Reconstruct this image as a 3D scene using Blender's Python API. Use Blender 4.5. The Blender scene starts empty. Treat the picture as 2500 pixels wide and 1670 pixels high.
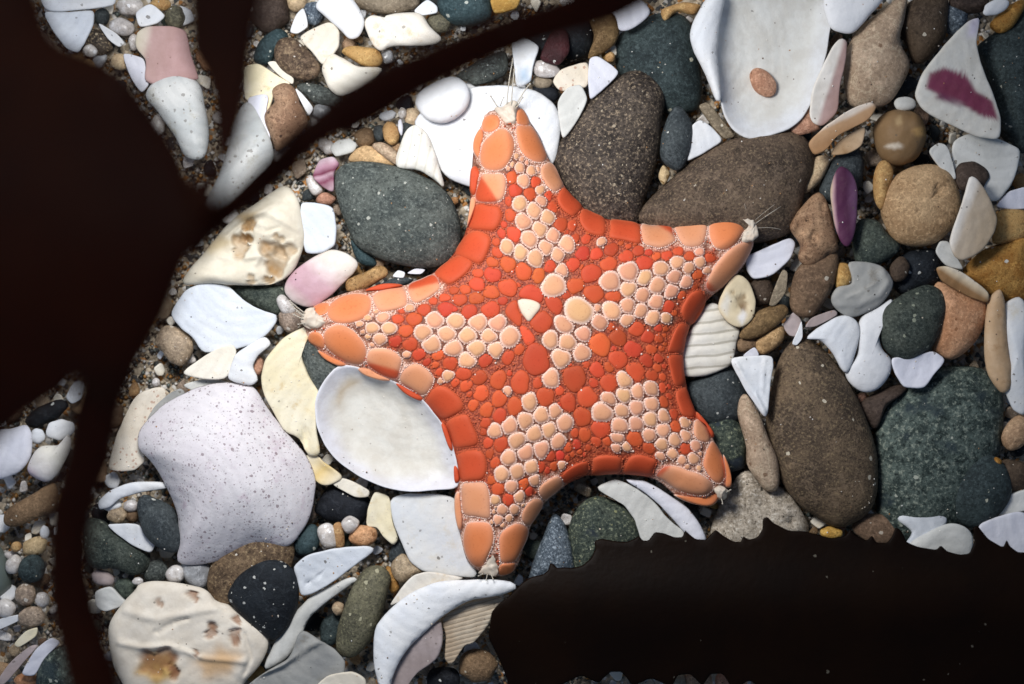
import bpy, math, random
import numpy as np
from mathutils import Vector
from mathutils.geometry import delaunay_2d_cdt

rng = np.random.default_rng(7)
random.seed(7)
sc = bpy.context.scene
sc.unit_settings.scale_length = 0.008          # one scene unit is about 8 mm on the sea bed
C = sc.collection
R = math.radians

# ------------------------------------------------------------------ camera
H = 40.0                                        # camera height above the bed
cam = bpy.data.cameras.new('camera')
cam.sensor_width = 36.0
cam.lens = 36.0 * H / 25.0
cam.clip_start = 0.5
cam.clip_end = 400.0
cam.dof.use_dof = True
cam.dof.focus_distance = H - 0.9
cam.dof.aperture_fstop = 0.088
camo = bpy.data.objects.new('camera', cam)
camo.location = (0, 0, H)
C.objects.link(camo)
sc.camera = camo

# ------------------------------------------------------------------ light: dim water-filtered daylight and the diver's torch
SUN_DIR = Vector((-0.62, 0.68, 0.95)).normalized()     # towards the light, upper left
w = bpy.data.worlds.new('World'); sc.world = w; w.use_nodes = True
nt = w.node_tree
sky = nt.nodes.new('ShaderNodeTexSky'); sky.sky_type = 'NISHITA'; sky.sun_disc = False
sky.sun_elevation = math.asin(SUN_DIR.z)
sky.sun_rotation = math.atan2(SUN_DIR.x, SUN_DIR.y)
nt.links.new(sky.outputs[0], nt.nodes['Background'].inputs[0])
nt.nodes['Background'].inputs[1].default_value = 0.052
sun = bpy.data.lights.new('sun', 'SUN'); sun.energy = 0.16; sun.angle = R(12); sun.color = (0.93, 0.97, 1.0)
suno = bpy.data.objects.new('sun', sun); C.objects.link(suno)
suno.rotation_euler = SUN_DIR.to_track_quat('Z', 'Y').to_euler()
torch = bpy.data.lights.new('torch', 'SPOT'); torch.energy = 18000; torch.color = (1.0, 0.99, 0.985)
torch.shadow_soft_size = 3.2; torch.spot_size = R(114); torch.spot_blend = 1.0
tor = bpy.data.objects.new('torch', torch); C.objects.link(tor)
tor.location = (-4.8, 8.2, 17.0)
tor.rotation_euler = (Vector(tor.location) - Vector((-0.6, -1.4, 0))).to_track_quat('Z', 'Y').to_euler()
vs = sc.view_settings
vs.view_transform = 'Standard'; vs.look = 'None'; vs.gamma = 1.0; vs.exposure = 0.0; vs.use_curve_mapping = False

# ------------------------------------------------------------------ helpers
def lin(h):
    if not isinstance(h, str):
        return tuple(h)
    v = [int(h[i:i + 2], 16) / 255 for i in (1, 3, 5)]
    return tuple(c / 12.92 if c <= .04045 else ((c + .055) / 1.055) ** 2.4 for c in v)

TILE = {'S': (0, 0, 1.0), 'V': (0, 0, 0.9388)}
for i, x in enumerate((0, 600, 1200, 1800)):
    for r, y in (('A', 0), ('B', 500), ('C', 1070)):
        TILE[r + str(i + 1)] = (x, y, 2.61286)
for k, (x, y) in {'T1': (1100, 240), 'T2': (1400, 480), 'T3': (1100, 540), 'T4': (730, 620), 'T5': (1060, 820),
                  'T6': (1400, 780), 'T7': (1060, 1090), 'T8': (1430, 930)}.items():
    TILE[k] = (x, y, 4.6125)

def src(tile, pts):
    """photo tile readings -> photo coordinates"""
    if isinstance(pts, str):
        pts = [tuple(float(v) for v in p.split(',')) for p in pts.split()]
    ox, oy, s = TILE[tile]
    a = np.array(pts, float)
    a[:, 0] = ox + a[:, 0] / s
    a[:, 1] = oy + a[:, 1] / s
    return a

def bed(p, z=0.0):
    """photo coordinates -> metres-like scene units at height z"""
    p = np.asarray(p, float); k = (H - z) / H
    return np.stack([(p[..., 0] - 1250) / 100 * k, (835 - p[..., 1]) / 100 * k], -1)

def ell(cx, cy, rx, ry, ang=0, irr=0.07):
    t = np.linspace(0, 2 * math.pi, 14, endpoint=False)
    r = 1 + irr * (rng.random(14) - .5) * 2
    x = rx * np.cos(t) * r; y = ry * np.sin(t) * r
    a = R(ang)
    return np.stack([cx + x * math.cos(a) - y * math.sin(a), cy + x * math.sin(a) + y * math.cos(a)], -1)

def catmull(p, n=8):
    out = []
    m = len(p)
    for i in range(m):
        p0, p1, p2, p3 = p[i - 1], p[i], p[(i + 1) % m], p[(i + 2) % m]
        for t in np.arange(n) / n:
            out.append(.5 * ((2 * p1) + (-p0 + p2) * t + (2 * p0 - 5 * p1 + 4 * p2 - p3) * t * t + (-p0 + 3 * p1 - 3 * p2 + p3) * t ** 3))
    return np.array(out)

def chaikin(p, it=2, q=.16):
    for _ in range(it):
        nx = np.roll(p, -1, 0)
        p = np.stack([p * (1 - q) + nx * q, p * q + nx * (1 - q)], 1).reshape(-1, 2)
        q = .25
    return p

def resample(p, n):
    q = np.vstack([p, p[:1]])
    s = np.r_[0, np.cumsum(np.hypot(*np.diff(q, axis=0).T))]
    t = np.linspace(0, s[-1], n, endpoint=False)
    return np.stack([np.interp(t, s, q[:, 0]), np.interp(t, s, q[:, 1])], -1)

def centroid(p):
    x, y = p.T; x1, y1 = np.roll(p, -1, 0).T
    c = x * y1 - x1 * y; a = c.sum() / 2
    return np.array([((x + x1) * c).sum(), ((y + y1) * c).sum()]) / (6 * a), abs(a)

def inside(pts, poly):
    x, y = pts[:, 0][:, None], pts[:, 1][:, None]
    ax, ay = poly[:, 0][None], poly[:, 1][None]
    bx, by = np.roll(poly, -1, 0).T
    bx, by = bx[None], by[None]
    cond = ((ay > y) != (by > y)) & (x < (bx - ax) * (y - ay) / (by - ay + 1e-12) + ax)
    return cond.sum(1) % 2 == 1

def bdist(pts, poly):
    a = poly[None]; b = np.roll(poly, -1, 0)[None]
    ab = b - a
    out = np.empty(len(pts))
    for s in range(0, len(pts), 4000):
        q = pts[s:s + 4000, None]
        t = np.clip(((q - a) * ab).sum(-1) / ((ab ** 2).sum(-1) + 1e-12), 0, 1)
        out[s:s + 4000] = np.sqrt((((a + ab * t[..., None]) - q) ** 2).sum(-1).min(1))
    return out

def wob(P, freq, seed, octs=3):
    """smooth pseudo-noise in about -1..1"""
    r = np.random.default_rng(seed)
    out = np.zeros(len(P)); amp = 1.0
    for o in range(octs):
        for _ in range(4):
            d = r.normal(size=3); d /= np.linalg.norm(d)
            out += amp * .35 * np.sin(P @ d * freq * r.uniform(.7, 1.3) + r.uniform(0, 6.28))
        freq *= 2.1; amp *= .5
    return out

def to_mesh(name, V, F, col=None, smooth=True):
    me = bpy.data.meshes.new(name)
    me.from_pydata(V.tolist(), [], F)
    if smooth:
        me.polygons.foreach_set('use_smooth', [True] * len(me.polygons))
    if col is not None:
        a = me.color_attributes.new('Col', 'FLOAT_COLOR', 'POINT')
        c = np.ones((len(V), 4), np.float32); c[:, :3] = col
        a.data.foreach_set('color', c.ravel())
    me.update()
    return me

def link(name, me, mat=None, parent=None, loc=None):
    o = bpy.data.objects.new(name, me); C.objects.link(o)
    if mat is not None:
        me.materials.append(mat)
    if parent is not None:
        o.parent = parent
    if loc is not None:
        o.location = loc
    return o

_topo = {}
def ring_topo(M, K):
    if (M, K) in _topo:
        return _topo[(M, K)]
    F = []
    def quad(a, b, flip):
        for j in range(M):
            j2 = (j + 1) % M
            q = (a + j, a + j2, b + j2, b + j)
            F.append(q[::-1] if flip else q)
    for k in range(K - 1):
        quad(k * M, (k + 1) * M, False)
    ct = 2 * K * M - M
    for j in range(M):
        F.append(((K - 1) * M + j, (K - 1) * M + (j + 1) % M, ct))
    off = (K - 1) * M                        # bottom ring k (k >= 1) starts at K*M + (k-1)*M
    prev = 0
    for k in range(1, K):
        cur = K * M + (k - 1) * M
        quad(prev, cur, True); prev = cur
    for j in range(M):
        F.append((prev + (j + 1) % M, prev + j, ct + 1))
    _topo[(M, K)] = F
    return F

def ring_blob(poly, K=9, fpow=1.6):
    """outline (M,2) counter-clockwise -> xy, f (1 at rim .. 0 centre), side (+1 top, -1 bottom)"""
    M = len(poly); c, _ = centroid(poly)
    fs = 1 - (np.arange(K) / K) ** fpow
    zc = np.fft.fft((poly[:, 0] - c[0]) + 1j * (poly[:, 1] - c[1])); kf = np.abs(np.fft.fftfreq(M, 1 / M)); zc[kf > 3] = 0
    zs = np.fft.ifft(zc); sm = np.stack([zs.real, zs.imag], -1)          # inner rings relax to a smoother outline
    top = [c + f * ((poly - c) * f ** 1.5 + sm * (1 - f ** 1.5)) for f in fs]
    bot = top[1:]
    xy = np.vstack(top + bot + [c[None], c[None]])
    f = np.r_[np.repeat(fs, M), np.repeat(fs[1:], M), 0, 0]
    side = np.r_[np.ones(K * M), -np.ones((K - 1) * M), 1, -1]
    side[:M] = 0
    return xy, f, side, ring_topo(M, K)

def ccw(p):
    x, y = p.T; x1, y1 = np.roll(p, -1, 0).T
    return p if (x * y1 - x1 * y).sum() > 0 else p[::-1]

def sheet(poly, step):
    """outline -> triangulated xy grid with distance to the rim, top and bottom"""
    lo, hi = poly.min(0), poly.max(0)
    gx, gy = np.meshgrid(np.arange(lo[0], hi[0], step), np.arange(lo[1], hi[1], step * .87))
    gx = gx + (np.arange(gx.shape[0]) % 2)[:, None] * step / 2
    g = np.stack([gx.ravel(), gy.ravel()], -1)
    g = g[inside(g, poly)]
    d = bdist(g, poly)
    g = g[d > step * .45]
    # a thin band of points just inside the rim for a rounded edge
    nrm = np.roll(poly, -1, 0) - np.roll(poly, 1, 0)
    nrm = np.stack([-nrm[:, 1], nrm[:, 0]], -1); nrm /= np.linalg.norm(nrm, axis=1)[:, None] + 1e-9
    band = poly + nrm * step * .22
    ok = inside(band, poly) & (bdist(band, poly) > step * .12)
    pts = np.vstack([poly, band[ok], g]); M = len(poly)
    res = delaunay_2d_cdt([Vector(p) for p in pts.tolist()], [(i, (i + 1) % M) for i in range(M)], [list(range(M))], 1, 1e-7)
    v2 = np.array([tuple(v) for v in res[0]]); tri = [tuple(t) for t in res[2]]
    d = bdist(v2, poly); d[d < 1e-6] = 0
    n = len(v2); rim = d == 0
    idx = np.arange(n); bidx = np.where(rim, idx, n + np.cumsum(~rim) - 1)
    F = [t for t in tri] + [(int(bidx[c]), int(bidx[b]), int(bidx[a])) for a, b, c in tri]
    xy = np.vstack([v2, v2[~rim]]); dd = np.r_[d, d[~rim]]
    side = np.r_[np.where(rim, 0, 1), -np.ones((~rim).sum())]
    return xy, dd, side, F

def tube(path, r0, r1, n=6):
    """a tapered tube along 3-D points"""
    P = np.array(path, float); m = len(P); V = []; F = []
    for i in range(m):
        t = P[min(i + 1, m - 1)] - P[max(i - 1, 0)]; t /= np.linalg.norm(t) + 1e-9
        u = np.cross(t, [0, 0, 1.0]) if abs(t[2]) < .9 else np.cross(t, [1.0, 0, 0])
        u /= np.linalg.norm(u); v = np.cross(t, u); r = r0 + (r1 - r0) * i / (m - 1)
        for k in range(n):
            a = 2 * math.pi * k / n
            V.append(P[i] + r * (math.cos(a) * u + math.sin(a) * v))
    for i in range(m - 1):
        for k in range(n):
            F.append((i * n + k, i * n + (k + 1) % n, (i + 1) * n + (k + 1) % n, (i + 1) * n + k))
    F.append(tuple(range(n))[::-1]); F.append(tuple((m - 1) * n + k for k in range(n)))
    return np.array(V), F

def join(parts):
    V = []; F = []; n = 0
    for v, f in parts:
        V.append(np.asarray(v)); F += [tuple(int(i) + n for i in q) for q in f]; n += len(v)
    return np.vstack(V), F

# ------------------------------------------------------------------ materials
MATS = {}
class NB:
    def __init__(s, name):
        s.m = bpy.data.materials.new(name); s.m.use_nodes = True
        s.t = s.m.node_tree; s.b = s.t.nodes['Principled BSDF']
    def n(s, typ, ins=None, **props):
        nd = s.t.nodes.new(typ)
        for k, v in props.items(): setattr(nd, k, v)
        for k, v in (ins or {}).items():
            if isinstance(v, bpy.types.NodeSocket): s.t.links.new(v, nd.inputs[k])
            else: nd.inputs[k].default_value = v
        return nd
    def mix(s, fac, a, b, mode='MIX'):
        nd = s.t.nodes.new('ShaderNodeMix'); nd.data_type = 'RGBA'; nd.blend_type = mode
        for i, v in ((0, fac), (6, a), (7, b)):
            if isinstance(v, bpy.types.NodeSocket): s.t.links.new(v, nd.inputs[i])
            else: nd.inputs[i].default_value = v if i == 0 else (*lin(v), 1)
        return nd.outputs[2]
    def ramp(s, fac, a, b):
        return s.n('ShaderNodeMapRange', {0: fac, 1: a, 2: b, 3: 0.0, 4: 1.0}, interpolation_type='SMOOTHSTEP').outputs[0]
    def math(s, op, a, b=0.0):
        return s.n('ShaderNodeMath', {0: a, 1: b}, operation=op).outputs[0]
    def coords(s, vary=True):
        tc = s.n('ShaderNodeTexCoord').outputs['Object']
        if not vary: return tc, None
        oi = s.n('ShaderNodeObjectInfo').outputs['Random']
        sh = s.n('ShaderNodeVectorMath', {0: tc, 1: s.n('ShaderNodeCombineXYZ', {0: s.math('MULTIPLY', oi, 43.0), 1: s.math('MULTIPLY', oi, 71.0), 2: s.math('MULTIPLY', oi, 17.0)}).outputs[0]}, operation='ADD').outputs[0]
        return sh, oi
    def noise(s, vec, scale, detail=4, rough=.55):
        return s.n('ShaderNodeTexNoise', {'Vector': vec, 'Scale': scale, 'Detail': detail, 'Roughness': rough}).outputs[0]
    def spots(s, vec, scale, dens, size):
        nz = s.n('ShaderNodeTexNoise', {'Vector': vec, 'Scale': scale * 1.7, 'Detail': 3.0}).outputs['Color']
        off = s.n('ShaderNodeVectorMath', {0: nz, 1: (.55 / scale,) * 3}, operation='MULTIPLY').outputs[0]
        wv = s.n('ShaderNodeVectorMath', {0: vec, 1: off}, operation='ADD').outputs[0]
        v = s.n('ShaderNodeTexVoronoi', {'Vector': wv, 'Scale': scale})
        sep = s.n('ShaderNodeSeparateColor', {0: v.outputs['Color']})
        sz = s.math('MULTIPLY', s.math('ADD', s.math('POWER', sep.outputs[1], 2.0), .25), size * 1.6)
        near = s.math('LESS_THAN', v.outputs['Distance'], sz)
        patch = s.ramp(s.noise(vec, .9, 3), .34, .60)
        return s.math('MULTIPLY', near, s.math('LESS_THAN', sep.outputs[0], s.math('MULTIPLY', s.math('ADD', patch, .15), dens * 1.5))), v
    def bump(s, h, strength, dist=.03, prev=None):
        ins = {'Height': h, 'Strength': strength, 'Distance': dist}
        if prev is not None: ins['Normal'] = prev
        return s.n('ShaderNodeBump', ins).outputs[0]

def stone(key, c1, c2, s1=1.6, fine=14, fine_amt=.35, c3=None, speck='#d8d8d0', sd=.10, ss=8, sz=.24, rough=.62, bump=.8, contrast=(.36, .64), spec=.2, blot=None):
    nb = NB('stone ' + key); vec, rnd = nb.coords()
    col = nb.mix(nb.ramp(nb.noise(vec, s1, 6, .62), *contrast), c1, c2)
    fn = nb.noise(vec, fine * 1.1, 6, .74)
    md = nb.noise(vec, s1 * 3.2, 6, .65)
    col = nb.mix(nb.math('MULTIPLY', nb.ramp(md, .44, .30), .7), col, tuple(x * .45 for x in lin(c1)))
    col = nb.mix(nb.math('MULTIPLY', nb.ramp(md, .55, .70), .6), col, tuple(min(1, x * 1.7) for x in lin(c2)))
    lo = tuple(x * .42 for x in lin(c1)); hi = tuple(min(1, x * 1.75 + .01) for x in lin(c2))
    col = nb.mix(nb.math('MULTIPLY', nb.ramp(fn, .52, .64), min(1, fine_amt * 1.6)), col, c3 or hi)
    col = nb.mix(nb.math('MULTIPLY', nb.ramp(fn, .47, .36), min(1, fine_amt * 1.6)), col, lo)
    vn = nb.n('ShaderNodeMath', {0: nb.math('SUBTRACT', nb.noise(vec, s1 * .9, 5, .6), .5)}, operation='ABSOLUTE').outputs[0]
    col = nb.mix(nb.math('MULTIPLY', nb.ramp(vn, .018, .0), .30), col, tuple(min(1, x * 1.9 + .02) for x in lin(c2)))
    if blot:
        col = nb.mix(nb.math('MULTIPLY', nb.ramp(nb.noise(vec, blot[1], 3), .55, .66), .8), col, blot[0])
    if sd:
        sp, _ = nb.spots(vec, ss, sd, sz); col = nb.mix(nb.math('MULTIPLY', sp, .85), col, speck)
    tint = nb.n('ShaderNodeHueSaturation', {'Hue': nb.math('ADD', nb.math('MULTIPLY', rnd, .02), .49), 'Saturation': nb.math('ADD', nb.math('MULTIPLY', rnd, .24), .88), 'Value': nb.math('ADD', nb.math('MULTIPLY', rnd, .24), .88), 'Color': col}).outputs[0]
    nb.t.links.new(tint, nb.b.inputs['Base Color'])
    nb.b.inputs['Roughness'].default_value = rough; nb.b.inputs['Specular IOR Level'].default_value = spec
    n1 = nb.bump(fn, bump, .05)
    nb.t.links.new(nb.bump(nb.noise(vec, fine * 3.1, 3, .6), bump * .6, .02, n1), nb.b.inputs['Normal'])
    MATS[key] = nb.m

def shell(key, c1, c2, pit='#5b5348', pd=.12, ps=4.2, pz=.11, s1=.9, rough=.58, bump=.30, stain=None, lines=None, dust=.38, vc=False, spec=.2, sss=.0, grow=.13):
    nb = NB('shell ' + key); vec, rnd = nb.coords()
    col = nb.mix(nb.ramp(nb.noise(vec, s1, 5, .6), .35, .68), c1, c2)
    if vc:
        at = nb.n('ShaderNodeVertexColor', layer_name='Col').outputs[0]
        col = nb.mix(1.0, at, nb.mix(nb.ramp(nb.noise(vec, 2.2, 6, .65), .3, .7), '#ffffff', '#efece8'), 'MULTIPLY')
    col = nb.mix(nb.math('MULTIPLY', nb.ramp(nb.noise(vec, 2.6, 7, .7), .50, .72), .05 if vc else .30), col, tuple(x * .66 for x in lin(c2)) if not vc else '#b5a698')
    if stain:
        col = nb.mix(nb.math('MULTIPLY', nb.ramp(nb.noise(vec, 1.7, 7, .7), .54, .72), .75), col, stain)
    col = nb.mix(nb.math('MULTIPLY', nb.ramp(nb.noise(vec, 22, 4, .7), .58, .74), dust), col, '#9a8d7c')
    sp, _ = nb.spots(vec, ps, pd, pz); col = nb.mix(nb.math('MULTIPLY', sp, .75), col, pit)
    sp2, _ = nb.spots(vec, ps * 1.9, pd * 1.3, pz * 1.25); col = nb.mix(nb.math('MULTIPLY', sp2, .55), col, pit)
    h = nb.noise(vec, 7, 6, .6)
    ang = nb.math('MULTIPLY', rnd, 6.283)
    ctr = nb.n('ShaderNodeCombineXYZ', {0: nb.math('MULTIPLY', nb.math('COSINE', ang), 1.6), 1: nb.math('MULTIPLY', nb.math('SINE', ang), 1.6), 2: 0.0}).outputs[0]
    gl = nb.n('ShaderNodeVectorMath', {0: nb.n('ShaderNodeTexCoord').outputs['Object'], 1: ctr}, operation='ADD').outputs[0]
    gw = nb.n('ShaderNodeTexWave', {'Vector': gl, 'Scale': 1.15, 'Distortion': 3.2, 'Detail': 4.0, 'Detail Scale': 1.4, 'Detail Roughness': .6}, wave_type='RINGS', rings_direction='Z').outputs['Fac']
    if not vc:
        col = nb.mix(nb.math('MULTIPLY', nb.ramp(gw, .55, .0), grow), col, tuple(x * .62 for x in lin(c1)))
    if lines:
        wv = nb.n('ShaderNodeTexWave', {'Vector': nb.n('ShaderNodeMapping', {'Vector': nb.n('ShaderNodeTexCoord').outputs['Object'], 'Rotation': (0, 0, R(lines[0]))}).outputs[0], 'Scale': lines[1], 'Distortion': 1.6, 'Detail': 3.0, 'Detail Scale': 1.2}).outputs['Fac']
        col = nb.mix(nb.math('MULTIPLY', nb.ramp(wv, .22, .0), lines[2]), col, lines[3])
        n0 = nb.bump(wv, .22, .05)
    else: n0 = None
    tint = nb.n('ShaderNodeHueSaturation', {'Value': nb.math('ADD', nb.math('MULTIPLY', rnd, .12), .90), 'Color': col}).outputs[0]
    nb.t.links.new(tint, nb.b.inputs['Base Color'])
    nb.b.inputs['Roughness'].default_value = rough; nb.b.inputs['Specular IOR Level'].default_value = spec
    nb.t.links.new(nb.bump(h, bump, .05, nb.bump(gw, grow, .04, n0)), nb.b.inputs['Normal'])
    if sss:
        nb.b.inputs['Subsurface Weight'].default_value = sss
        nb.b.inputs['Subsurface Radius'].default_value = (.16, .12, .09); nb.b.inputs['Subsurface Scale'].default_value = 1.0
    MATS[key] = nb.m

stone('greygreen', '#434947', '#5b605b', 1.4, 13, .55, speck='#b9bab0', sd=.10, ss=8, sz=.2)
stone('slate', '#363c3f', '#474d4e', 1.2, 14, .45, sd=.05)
stone('black', '#191d22', '#262b30', 1.0, 12, .2, speck='#cfcfc8', sd=.22, ss=8.5, sz=.22)
stone('jet', '#17191d', '#23262b', 1.0, 10, .2, sd=.06)
stone('teal', '#304246', '#415255', 1.5, 13, .35, speck='#cfd3c8', sd=.14, ss=7, sz=.20)
stone('deepteal', '#2b3435', '#3b4646', 1.2, 12, .5, speck='#cfcdb8', sd=.09, ss=6, sz=.20)
stone('darkgreen', '#353e3a', '#4c534a', 1.6, 13, .55, speck='#9aa08a', sd=.12)
stone('grainbrown', '#352e29', '#544a40', 1.1, 13, .9, c3='#9c8a70', speck='#b5a68c', sd=.14, ss=10, sz=.2, bump=.5)
stone('umber', '#4c4037', '#6c5b4c', .8, 15, .55, c3='#8f7c64', speck='#d6cbb8', sd=.03, ss=7)
stone('brown', '#6a543f', '#836a50', 1.2, 12, .35, speck='#d8cdb8', sd=.06)
stone('darkbrown', '#41352d', '#54463b', 1.1, 12, .3, speck='#c8bfb0', sd=.03)
stone('tan', '#a78666', '#c0a07e', 1.0, 13, .3, speck='#7a5c40', sd=.06, ss=8)
stone('sandtan', '#b49a7a', '#c9b090', 1.0, 12, .28, speck='#8a6c4c', sd=.05)
stone('rosetan', '#b78464', '#c7997a', 1.0, 12, .3, speck='#8a5f44', sd=.06)
stone('ochre', '#b58a56', '#c9a36c', 1.3, 11, .35, c3='#8e5c2a', sd=.0)
stone('amber', '#9c6c38', '#b58a50', 1.3, 10, .4, c3='#7b4a1c', sd=.03)
stone('pitbrown', '#8d6b4c', '#a88764', 1.5, 9, .5, c3='#5d4430', speck='#3d2c20', sd=.14, ss=7, sz=.2, bump=.6)
stone('taupe', '#7d7060', '#988a78', 1.1, 12, .3, speck='#d8d0c0', sd=.05)
stone('olive', '#4f4d40', '#6b6754', 1.5, 15, .5, c3='#8a866a', speck='#b0ab90', sd=.06, bump=.5)
stone('mottle', '#2f3d3a', '#5d6c65', 3.4, 9, .8, c3='#98a291', speck='#c3c8b6', sd=.10, ss=7, sz=.22, blot=('#2c3a42', 1.1))
stone('granite', '#4b5661', '#66717a', 2.0, 13, .9, c3='#aab6c0', sd=.2, ss=14, bump=.5)
stone('granitegreen', '#36403b', '#4a5247', 2.0, 11, .8, c3='#8f957c', speck='#9a9a70', sd=.12, ss=10, blot=('#2a3240', 1.2))
stone('maroon', '#4d2426', '#33191b', 2.0, 9, .5, sd=.02, rough=.35)
stone('sandstone', '#a09384', '#bcb0a2', 1.6, 12, .8, c3='#e2dace', speck='#2a2824', sd=.16, ss=8, sz=.24, bump=.8)
stone('quartz', '#bcb3ab', '#d8d2cc', 1.2, 8, .25, speck='#ffffff', sd=.08, rough=.28, spec=.5, bump=.15)
stone('greyquartz', '#8f8f90', '#aeb0b2', 1.2, 8, .25, speck='#ffffff', sd=.06, rough=.28, spec=.5, bump=.15)
stone('smoky', '#8b7866', '#a8947e', 1.4, 9, .4, speck='#e9e0d0', sd=.12, rough=.3, spec=.5)
stone('brownspeck', '#574635', '#78634a', 1.4, 10, .6, c3='#a08a66', speck='#e8e0d0', sd=.14, ss=8, sz=.2, bump=.6)
shell('white', '#e4e7eb', '#efefee')
shell('whitebright', '#e9eaec', '#f3f3f3', pd=.02, dust=.08, grow=.04)
shell('bluewhite', '#d8dee6', '#e6eaee', pd=.10)
shell('lavender', '#dddee8', '#e8e8ee', pd=.04, dust=.12)
shell('ivory', '#e6ddcb', '#efe9db', pd=.05, stain='#d8c6a0')
shell('cream', '#efe2bd', '#f2ead2', pd=.08, stain='#d2b070')
shell('palegrey', '#ccccc6', '#dedeD9', pd=.06, dust=.35)
shell('greyshell', '#8f908e', '#adaca6', pd=.06, dust=.4, stain='#7e7668')
shell('chalk', '#ece4d6', '#f3eee4', pd=.10, ps=4, pz=.14, stain='#d9bd90', bump=.3, rough=.6)
shell('oyster', '#e6dcc4', '#efe8d8', pd=.12, ps=4, pz=.14, stain='#c9a46c', bump=.45, rough=.55)
shell('mottled', '#b9bdbc', '#d6d6d2', pd=.5, ps=4.2, pz=.14, stain='#aaa48e')
shell('speckled', '#e4dee2', '#ece8ea', pit='#857278', pd=.75, ps=8.0, pz=.16, stain='#cbb8c4', s1=.6, dust=.7, grow=.1)
shell('sandy', '#dfd2bd', '#e9e0d0', pit='#a86a4c', pd=.22, ps=7, pz=.2, dust=.6)
shell('ribbed', '#ebe5d6', '#f4f0e6', lines=(84, 1.15, .55, '#8d8470'), dust=.15)
shell('fluted', '#e9e6da', '#f2efe6', lines=(12, 1.3, .35, '#b8b09a'), dust=.15)
shell('ribtan', '#bda88e', '#d2c4ae', lines=(75, 3.0, .6, '#7d6a54'), dust=.2)
shell('tanshell', '#c4a27c', '#d3b796', dust=.2, stain='#a67e54')
shell('mauve', '#a39490', '#bcaeac', dust=.2)
shell('painted', '#ffffff', '#ffffff', vc=True, dust=.10, pd=.04)
shell('nacre', '#dcdfe2', '#e6e4de', pd=.12, ps=5, stain='#d8cfbc', dust=.22, rough=.5, grow=.05)

# ------------------------------------------------------------------ the sea bed
def hill(p):
    return -0.62 + .10 * wob(np.c_[p, np.zeros(len(p))], .55, 3, 2)

def make_sand():
    xs = np.unique(np.r_[np.linspace(-150, -20, 12), np.linspace(-20, 20, 130), np.linspace(20, 150, 12)])
    ys = xs.copy()
    gx, gy = np.meshgrid(xs, ys)
    p = np.stack([gx.ravel(), gy.ravel()], -1); z = hill(p)
    n = len(xs); F = [(j * n + i, j * n + i + 1, (j + 1) * n + i + 1, (j + 1) * n + i) for j in range(n - 1) for i in range(n - 1)]
    nb = NB('sand'); vec, _ = nb.coords(False)
    v = nb.n('ShaderNodeTexVoronoi', {'Vector': vec, 'Scale': 9.0})
    r = nb.n('ShaderNodeSeparateColor', {0: v.outputs['Color']})
    col = nb.mix(r.outputs[0], '#8d7f6a', '#cdbda4')
    col = nb.mix(nb.math('LESS_THAN', r.outputs[1], .16), col, '#4a4a48')
    col = nb.mix(nb.math('GREATER_THAN', r.outputs[1], .88), col, '#dcd8d0')
    col = nb.mix(nb.math('LESS_THAN', r.outputs[2], .10), col, '#b07a42')
    nb.t.links.new(col, nb.b.inputs['Base Color']); nb.b.inputs['Roughness'].default_value = .7
    nb.t.links.new(nb.bump(nb.math('SUBTRACT', 1.0, v.outputs['Distance']), .9, .08), nb.b.inputs['Normal'])
    o = link('sand', to_mesh('sand', np.c_[p, z], F), nb.m); o['kind'] = 'structure'
make_sand()

CAT = {'pebble': 'pebble', 'stone': 'stone', 'shell': 'shell', 'shell_fragment': 'shell fragment', 'limpet_shell': 'shell',
       'scallop_shell': 'shell', 'bivalve_shell': 'shell', 'oyster_shell': 'shell', 'quartz_pebble': 'pebble', 'encrusted_rock': 'rock'}
TOPS = []
COVER = []                                       # outlines in photo coordinates, for the filler
LABELS = {}
NEAR = {}
_seed = [100]

def put(name, me, mat, label, cat, group=None, loc=None):
    o = link(name, me, mat, None, loc)
    o['label'] = label; o['category'] = cat
    if group: o['group'] = group
    return o

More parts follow.
